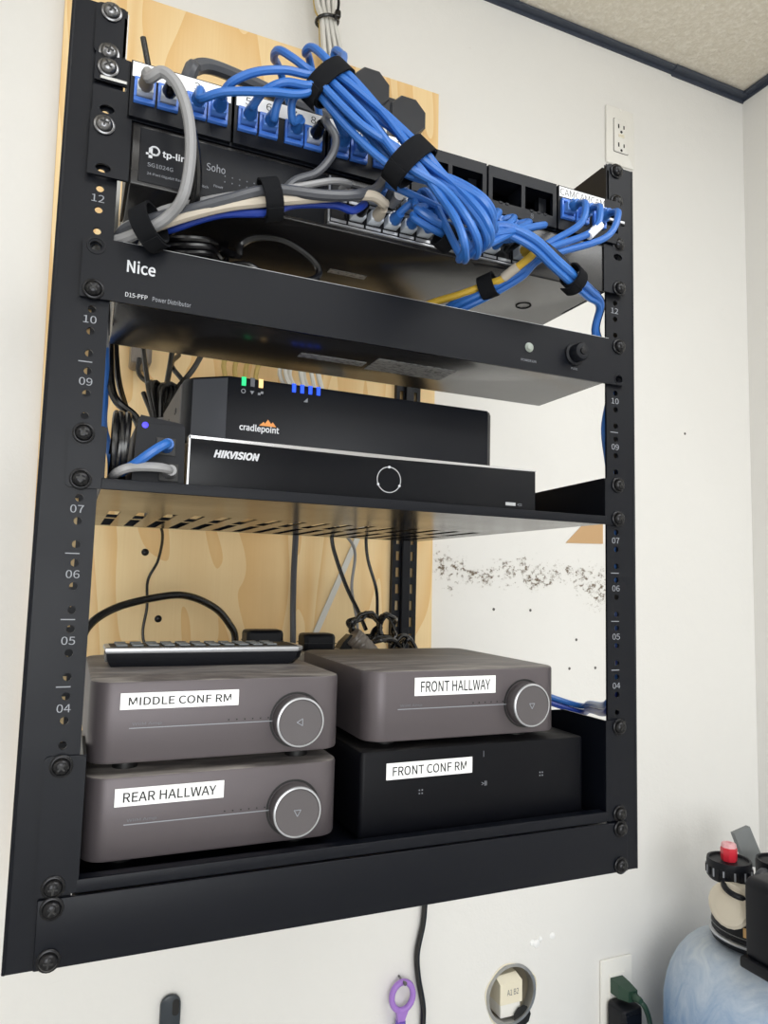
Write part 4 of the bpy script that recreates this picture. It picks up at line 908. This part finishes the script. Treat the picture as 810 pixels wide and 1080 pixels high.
ob, og = cable('network_cable', [(x, -12, ZP), (x+2, -30, ZP+3), (-77.8, -42, 594.6), (-72.1, -44, 584.4), (-73.9, -42, 571.5), (-83.5, -36, 558.6), (-99.7, -32, 549.8), T(G1+Vector((3, 8, 2))), (-139.1, -20, 533.4), (-170.7, -6, 522.3), (-189.7, 14, 515.5), (-200, 60, 493)], 3.1, 'dark_grey_cable', 'dark grey cable curving down from the eighth patch panel port')
rj(ob, og, (x, -8, ZP), 'cord_black', 'plug_clear', 14)
strap(G0, Vector((-188.6, -22, 504.8))-Vector((-209.1, -6, 495.5)), 13.5, 14, 'black strap at the left end of the grey cables', flat=.9)
strap(G1, Vector((-107.2, -35, 534.5))-Vector((-127.8, -33, 528.3)), 12.5, 13, 'black strap in the middle of the grey and beige cables', flat=.9)
# --- power cord coiled on top of the distributor
rng = random.Random(3); pts = []
zt = 488.9+3.4
for k in range(44):
    a = k*2*math.pi/11; u = (k % 11)/11
    e = 1+.10*math.sin(k*1.7)
    pts.append((-166+34*e*math.cos(a), 52+30*e*math.sin(a), zt+19+16*math.sin(a)+(k//11)*5.6+3*math.sin(k*2.3)))
lp = [(-130.1, 12, 503.4), (-127.9, 14, 514), (-116.2, 14, 522.1), (-94.6, 14, 524.5), (-75.5, 13, 517), (-64.1, 12, 506.8), (-67.6, 10, 496.5), (-85.5, 8, 489.9), (-108.7, 8, 490.7), (-125.1, 10, 496.7)]
pts += [(-140, 34, zt+24)]+lp+[(-150, 30, zt+2), (-180, 46, zt+4), (-206, 84, zt+4), (-212, 130, zt-10), (-205, 180, 440), (-190, 250, 420)]
ob, og = cable('power_cable', pts, 2.9, 'cord_black', 'black power cord coiled in loops on top of the distributor', cat='cord', sub=5)
sub(ob, og, 'twist_tie', MB().tube([(-138+ 14*math.cos(a), 50+10*math.cos(a), zt+12+13*math.sin(a)) for a in [k*2*math.pi/12 for k in range(12)]], 1.8, 7, 3, closed=True), 'cord_black')
# --- thick dark conduit arched behind the patch panel
cable('conduit', [(-192, 228, 560), (-192, 190, 590), (-190, 120, 606), (-168.8, 70, 676.9), (-162.6, 74, 692.1), (-147.6, 78, 700.6), (-114.2, 84, 701.8), (-78.7, 90, 700), (-34.6, 96, 699.8), (34.2, 104, 696.6), (70, 150, 606), (90, 215, 592), (92, 232, 550)], 6.4, 'dark_grey_cable', 'thick dark conduit arched behind the top of the patch panel', cat='conduit')
cable('white_cable', [(48, 40, 642.9), (43.7, 44, 657.1), (30.6, 50, 666.3), (8.8, 56, 671.1), (40, 64, 600)], 2.6, 'white_cable', 'short white cord behind the second strap of the blue bundle', cat='cord')
an = Thing('antenna_rod', (-208, 90, 581), 'thin black antenna rod sticking up at the rack top left', 'antenna')
an.part('rod', MB().tube([(-199.5, 90, 690.9), (-205.7, 90, 717.1)], 2.6, 10), 'cord_black')
an.part('base_tube', MB().tube([(-208, 90, 581), (-199.5, 90, 690.9)], 3.4, 10), 'cord_black')

# ================================================================== cables and fittings on the plywood
# white riser bundle from the ceiling with a zip tie
for i in range(12):
    c_, r_ = i % 4, i//4; dx = (c_-1.5)*9.2; dy = r_*7.0; olive = r_ == 2
    low = [(40, 430+dy, 640), (-30+dx*1.6, 416+dy, 560), (-38+dx*1.5, 414+dy, 520), (-30+dx*1.6, 414+dy, 480), (-20+dx, 414+dy, 430), (-10, 410+dy, 370)] if olive else [(80+dx, 430+dy, 660), (50+dx*1.3, 418+dy, 575), (44+dx*1.7+8*math.sin(i), 414+dy, 535), (64+dx*1.5, 412+dy, 490), (70+dx, 412+dy, 430), (60+dx, 410+dy, 372)]
    cable('riser_cable', [(66+dx, 478+dy-8, ZC+6), (68+dx, 476+dy-8, 1230), (76+dx*.95, 470+dy*.8, 1150), (80+dx*.72, 466+dy*.7, 1121), (90+dx*1.05, 464+dy, 1065), (104+dx*1.3, 455+dy, 960), (100+dx*1.5, 440+dy, 800)]+low, 3.3,
          'olive_cable' if olive else 'white_cable', ('olive tinged' if olive else 'white')+' riser cable hanging from the ceiling in the zip-tied bundle', 'white riser cables', sub=6, n=8)
zt_o = Thing('zip_tie', (80, 466, 1118), 'black zip tie round the white riser cables near the ceiling', 'zip tie')
zt_o.part('band', MB().tube([(80+17*math.cos(a), 471+15*math.sin(a), 1120+3*math.cos(a)) for a in [k*2*math.pi/16 for k in range(16)]], 2.6, 8, 3, closed=True), 'cord_black')
zt_o.part('head', MB().box(86, 95, 448, 458, 1116, 1127, 1.5), 'cord_black')
zt_o.part('tail', MB().tube([(90, 450, 1126), (88, 442, 1134), (84, 438, 1140)], 2.2, 7), 'cord_black')

# black wall bracket with eight-sided end plates
br = Thing('cable_bracket', (200, 490, 985), 'black bracket with eight-sided plates on the plywood behind the bundle', 'bracket')
def octo(cx, cz, r, rot=22.5, sz=1.0):
    p = [(cx+r*math.cos(math.radians(rot+45*k)), cz+r*sz*math.sin(math.radians(rot+45*k))) for k in range(8)]
    return MB().loops([[(x, 500.8, z) for x, z in p], [(x, 478, z) for x, z in p], [(cx+(x-cx)*.93, 475, cz+(z-cz)*.93) for x, z in p]])
br.part('end_plate', octo(226, 1012, 34, 22.5, 1.0), 'bracket_grey', smooth=False)
br.part('end_plate', octo(160, 1040, 34), 'bracket_grey', smooth=False)
br.part('bridge', MB().box(170, 218, 480, 500.6, 1004, 1036, 2), 'bracket_grey')

# hanging cord bunch and wall transformer seen through the gap under the distributor
tr = Thing('wall_transformer', (-150, 480, 500), 'grey wall transformer with black lead high on the plywood', 'adapter')
tr.part('body', MB().box(*sorted(((-178.3, 470, 557.8)[0], (-151.7, 470, 562)[0])), 455, 500.6, (-164.8, 470, 533.7)[2], 585, 4), 'smoky_plastic')
tr.part('lead', MB().tube([(-167.7, 454, 539.3), (-168.2, 450, 520.2), (-158.8, 440, 506.2), (-143.5, 400, 493.4), (-137.7, 370, 489.2)], 3.2, 9), 'cord_black')
pts = []
for k in range(7):
    s_ = (k-3)/3
    pts += [(-158+s_*12, 318+6*math.cos(k*2), 462+8*abs(math.sin(k))), (-154+s_*5, 306, 425), (-152+s_*14, 304+6*math.sin(k*3), 396-5*math.cos(k)), (-148+s_*10, 310, 400), (-150+s_*4, 312, 428), (-140+s_*18, 322, 470)]
pts += [(-140, 330, 500), (-130, 350, 520)]
hb_ = Thing('cord_bunch', (-150, 310, 395), 'bunched black power cords tied together hanging above the small box', 'cords')
hb_.part('cords', MB().tube(pts, 3.0, 8, 4), 'cord_black')
hb_.part('tie', MB().tube([(-154+11*math.cos(a), 308+11*math.sin(a), 427+3*math.cos(a)) for a in [k*2*math.pi/14 for k in range(14)]], 2.2, 8, 3, closed=True), 'grey_cable')
hb_.part('upper_cords', MB().tube([(-166, 318, 470), (-170, 330, 500), (-176, 360, 560)], 3, 8).tube([(-134, 320, 470), (-112, 330, 505), (-90, 350, 560)], 3.4, 8).tube([(-126, 312, 452), (-104, 316, 458), (-98, 318, 460)], 4.6, 8).tube([(-146, 316, 470), (-140, 330, 520), (-136, 360, 580)], 3.2, 8), 'cord_black')
hb_.part('lower_cords', MB().tube([(-152, 306, 402), (-156, 300, 380), (-160, 290, 350), (-162, 280, 316.7)], 3.2, 8).tube([(-146, 306, 400), (-132, 300, 370), (-120, 296, 340), (-118, 294, 316.9)], 2.4, 8), 'cord_black')
cable('network_cable', [(-219.6, 112, 449.1), (-218.1, 112, 424.5), (-217.5, 112, 401.5), (-216.8, 112, 377.1), (-209, 112, 350), (-208, 114, 319)], 3.4, 'blue_cable', 'blue cable hanging upright just inside the left rail')
cable('power_cable', [(-215.4, 122, 451.1), (-213.1, 112, 415.3), (-207.2, 104, 397.8), (-190.2, 108, 384.3), (-182, 112, 350), (-176, 130, 318)], 3.6, 'cord_black', 'black cord slanting down behind the small black box', cat='cord')
pts = []
for k in range(40):
    a = k*2*math.pi/10; pts.append((-211.2+(k//10)*2.4+1.2*math.sin(k), 30+26*math.cos(a)*(1+.05*math.sin(k*1.3)), 345.5+26.5*math.sin(a)))
cable('power_cable', pts, 2.5, 'cord_black', 'black cord coiled upright against the left end of the shelf', cat='cord', sub=4)
# plugs on the small box
def plugcable(p, pts, m, label):
    ob, og = cable('network_cable', [p]+pts, 3.4, m, label)
    sub(ob, og, 'boot', MB().lathe((p[0], p[1]+4, p[2]), [(5.2, 0), (5, 4), (4, 12)], 'y', 12), m)
plugcable((-176, 8, 348), [(-178, -4, 347), (-186, -8, 341), (-198, -2, 331), (-206, 14, 326), (-209, 60, 321)], 'blue_cable', 'short blue cable plugged into the small black box')
plugcable((-173, 8, 329), [(-176, -3, 329), (-184, -6, 329.4), (-200, -2, 328.4), (-210, 6, 324), (-213, 60, 320)], 'grey_cable', 'short grey cable plugged low into the small black box')

# cords behind and below the shelf
cable('power_cable', [(-150, 405, 330), (-129.1, 430, 310.8), (-127.5, 470, 275.1), (-138.3, 480, 247.1), (-137.1, 485, 211.8), (-139.5, 485, 169.2), (-118, 470, 120), (-110, 440, 60)], 1.9, 'cord_black', 'thin black cord hanging in front of the plywood above the remote', cat='cord')
cable('power_cable', [(-217.5, 330, 135.5), (-219.4, 330, 166), (-213.2, 340, 194), (-185.7, 360, 214.2), (-142.4, 380, 226.2), (-102.2, 390, 230), (-64.9, 400, 216), (-43.7, 405, 195.5), (-33, 410, 172.1), (-40, 420, 120), (-30, 420, 60)], 4.6, 'cord_black', 'thick black cord arching behind the remote control', cat='cord')
cable('power_cable', [(40, 410, 340), (51.5, 440, 320.8), (56.7, 460, 268.2), (60.4, 470, 214.4), (61.7, 470, 147.7), (50, 470, 100), (50, 460, 40)], 4.4, 'dark_grey_cable', 'dark upright cord in front of the plywood behind the remote', cat='cord')
cable('power_cable', [T(Vector((95.3, 412, 311))+Vector((0, 0, 40))), (95.3, 412, 311), (101.8, 408, 282.3), (114.6, 398, 243.7), (126.9, 384, 212.3), (131.3, 366, 189.4)], 2.8, 'cord_black', 'black cord slanting down to the cord tangle behind the amplifiers', cat='cord')
cable('power_cable', [T(Vector((146.1, 412, 317.5))+Vector((0, 0, 40))), (146.1, 412, 317.5), (149.2, 410, 284.1), (160.9, 404, 241.9), (157.5, 390, 205.8)], 2.3, 'cord_black', 'thinner black cord dropping to the tangle left of rear post', cat='cord')
cable('power_cable', [(105, 420, 330), (140.3, 440, 298), (141.5, 450, 243.4), (154.1, 455, 188.7), (150, 450, 140), (150, 440, 60)], 2.2, 'grey_cable', 'thin grey cord hanging behind the black cords under the shelf', cat='cord')
sr = Thing('white_strip', (90, 498, 140), 'slim white strip leaning diagonally on the plywood behind the cords', 'strip')
a, b = Vector((104.8, 497, 174.8)), Vector((167.9, 497, 321.2)); d = (b-a).normalized(); nn = Vector((d.z, 0, -d.x))*4.2
sr.part('channel', MB().loops([[T(a-d*60+nn), T(a-d*60-nn), T(a-d*60-nn+Vector((0, 3, 0))), T(a-d*60+nn+Vector((0, 3, 0)))], [T(b+d*10+nn), T(b+d*10-nn), T(b+d*10-nn+Vector((0, 3, 0))), T(b+d*10+nn+Vector((0, 3, 0)))]]), 'white_cable')
sr.part('end_cap', MB().loops([[T(b+d*10+nn*1.2+Vector((0, -.6, 0))), T(b+d*10-nn*1.2+Vector((0, -.6, 0))), T(b+d*10-nn*1.2+Vector((0, 3, 0))), T(b+d*10+nn*1.2+Vector((0, 3, 0)))], [T(b+d*20+nn*1.2+Vector((0, -.6, 0))), T(b+d*20-nn*1.2+Vector((0, -.6, 0))), T(b+d*20-nn*1.2+Vector((0, 3, 0))), T(b+d*20+nn*1.2+Vector((0, 3, 0)))]]), 'white_cable')

# power strip at the back of the lower shelf, with adapters
zs_ = ZL+1.6
ps = Thing('power_strip', (20, 310, zs_), 'beige ribbed power strip block lying behind the amplifiers', 'power strip')
px0, px1, pz = (-5.4, 290, 166.8)[0], (83.9, 290, 165.4)[0], (33.6, 290, 168.4)[2]
pb = ps.part('body', MB().box(px0-150, px1, 268, 330, zs_+.3, pz, 6), 'power_strip')
for k in range(22): ps.part('rib', MB().box(px1-8-k*7-1.2, px1-8-k*7+1.2, 267.2, 331, zs_+20, pz+.8, .5), 'power_strip', pb)
for (pa, pb_, yy, lb) in (((21.9, 300, 189.8), (60, 300, 189.6), 300, 'black adapter with rounded edges standing on beige power strip'), ((-42.7, 316, 193.2), (0.7, 316, 193.2), 316, 'flat black adapter behind the right end of the remote')):
    xa, xb, zz = pa[0], pb_[0], pa[2]
    t = Thing('power_adapter', ((xa+xb)/2, yy, pz), lb, 'adapter', 'adapters behind the amplifiers')
    bo = t.part('body', MB().box(xa, xb, yy-16, yy+16, pz+1, zz, 4), 'black_plastic')
    t.part('seam', MB().box(xa-.3, xb+.3, yy-16.3, yy+16.3, (pz+zz)/2-.4, (pz+zz)/2+.4), 'port_black', bo)
# tangle of black cords and adapters between strip and rear post
tg = Thing('cord_tangle', (150, 330, zs_), 'tangled black cords heaped behind the grey amplifier near rear post', 'cords')
rng = random.Random(11)
def coil(c, rx, ry, rz_, turns, r, jit):
    p = []
    for k in range(turns*9):
        a = k*2*math.pi/9; p.append((c[0]+rx*math.cos(a)+rng.uniform(-jit, jit), c[1]+ry*math.sin(a*1.1)+rng.uniform(-jit, jit), c[2]+rz_*math.sin(a)+rng.uniform(-jit, jit)))
    return MB().tube(p, r, 7, 4)
tg.part('coil', coil((128.7, 360, 194.8), 22, 10, 14, 5, 2.4, 4), 'cord_black')
tg.part('coil', coil((164.2, 372, 191.5), 15, 12, 17, 5, 2.6, 3), 'cord_black')
tg.part('coil', coil((151.2, 350, 165.8), 24, 12, 13, 4, 3.0, 3), 'cord_black')
tg.part('coil', coil((196.2, 372, 163.2), 12, 10, 13, 4, 2.6, 3), 'cord_black')
c_ = Vector((102.4, 345, 169.2))
tg.part('plug_body', MB().loops([[T(c_+Vector(q)) for q in ((-26, -8, -14), (-18, -8, -14), (-18, 10, -14), (-26, 10, -14))], [T(c_+Vector(q)) for q in ((-14, -9, 6), (2, -9, 0), (2, 10, 0), (-14, 10, 6))], [T(c_+Vector(q)) for q in ((-4, -8, 16), (8, -8, 12), (8, 8, 12), (-4, 8, 16))]]), 'cord_black')
c_ = Vector((115.3, 338, 169.7))
tg.part('ribbed_plug', MB().tube([T(c_+Vector((-14, 0, 14))), T(c_+Vector((0, 0, 2))), T(c_+Vector((16, 0, -14)))], lambda t: 12+.9*(int(t*12) % 2), 14, 8), 'smoky_plastic')
tg.part('trailing_cord', MB().tube([(158.2, 350, 158.3), (185.8, 366, 181.7), (204.9, 360, 159.1), (215, 350, 90), (200, 340, zs_+4)], 3, 8).tube([(129.2, 360, 179.9), (120, 350, 130), (110, 330, 80), (100, 320, zs_+4)], 3, 8), 'cord_black')
# blue cables behind the right end of the lower shelf
for i, (dz, lb) in enumerate(((6, 'upper'), (-1, 'lower'))):
    cable('network_cable', [(185, 250, 150+dz), (195, 240, 153+dz), T(Vector((318, 180, 111.8))+Vector((0, 0, dz-2))), T(Vector((307.9, 130, 119.4))+Vector((0, 0, dz-2))), T(Vector((241.1, 24, 138.1))+Vector((-2, 0, dz-2))), (240, 14, 150+dz), (243, 10, 170+dz), (243, 10, 200), (243, 10, 240-i*4)], 3.4, 'deep_blue_cable' if i else 'blue_cable', '%s of two blue cables running behind the right rail near amplifiers' % lb, 'blue cables at lower right')
# loose black cord hanging below the rack
cable('power_cable', [(200, 440, 20), (258, 470, -60), (296, 486, -150), (302, 508, -215), (302.8, 513, -244.7), (300.2, 513, -272.3), (291.4, 513, -312.6), (293.8, 513, -347.4), (302.9, 513, -390.3), (303.7, 513, -424.6), (304, 513, -560), (300, 512, -800), (300, 505, -1124)], 4.6, 'cord_black', 'loose black cord hanging down the wall below the rack', cat='cord')
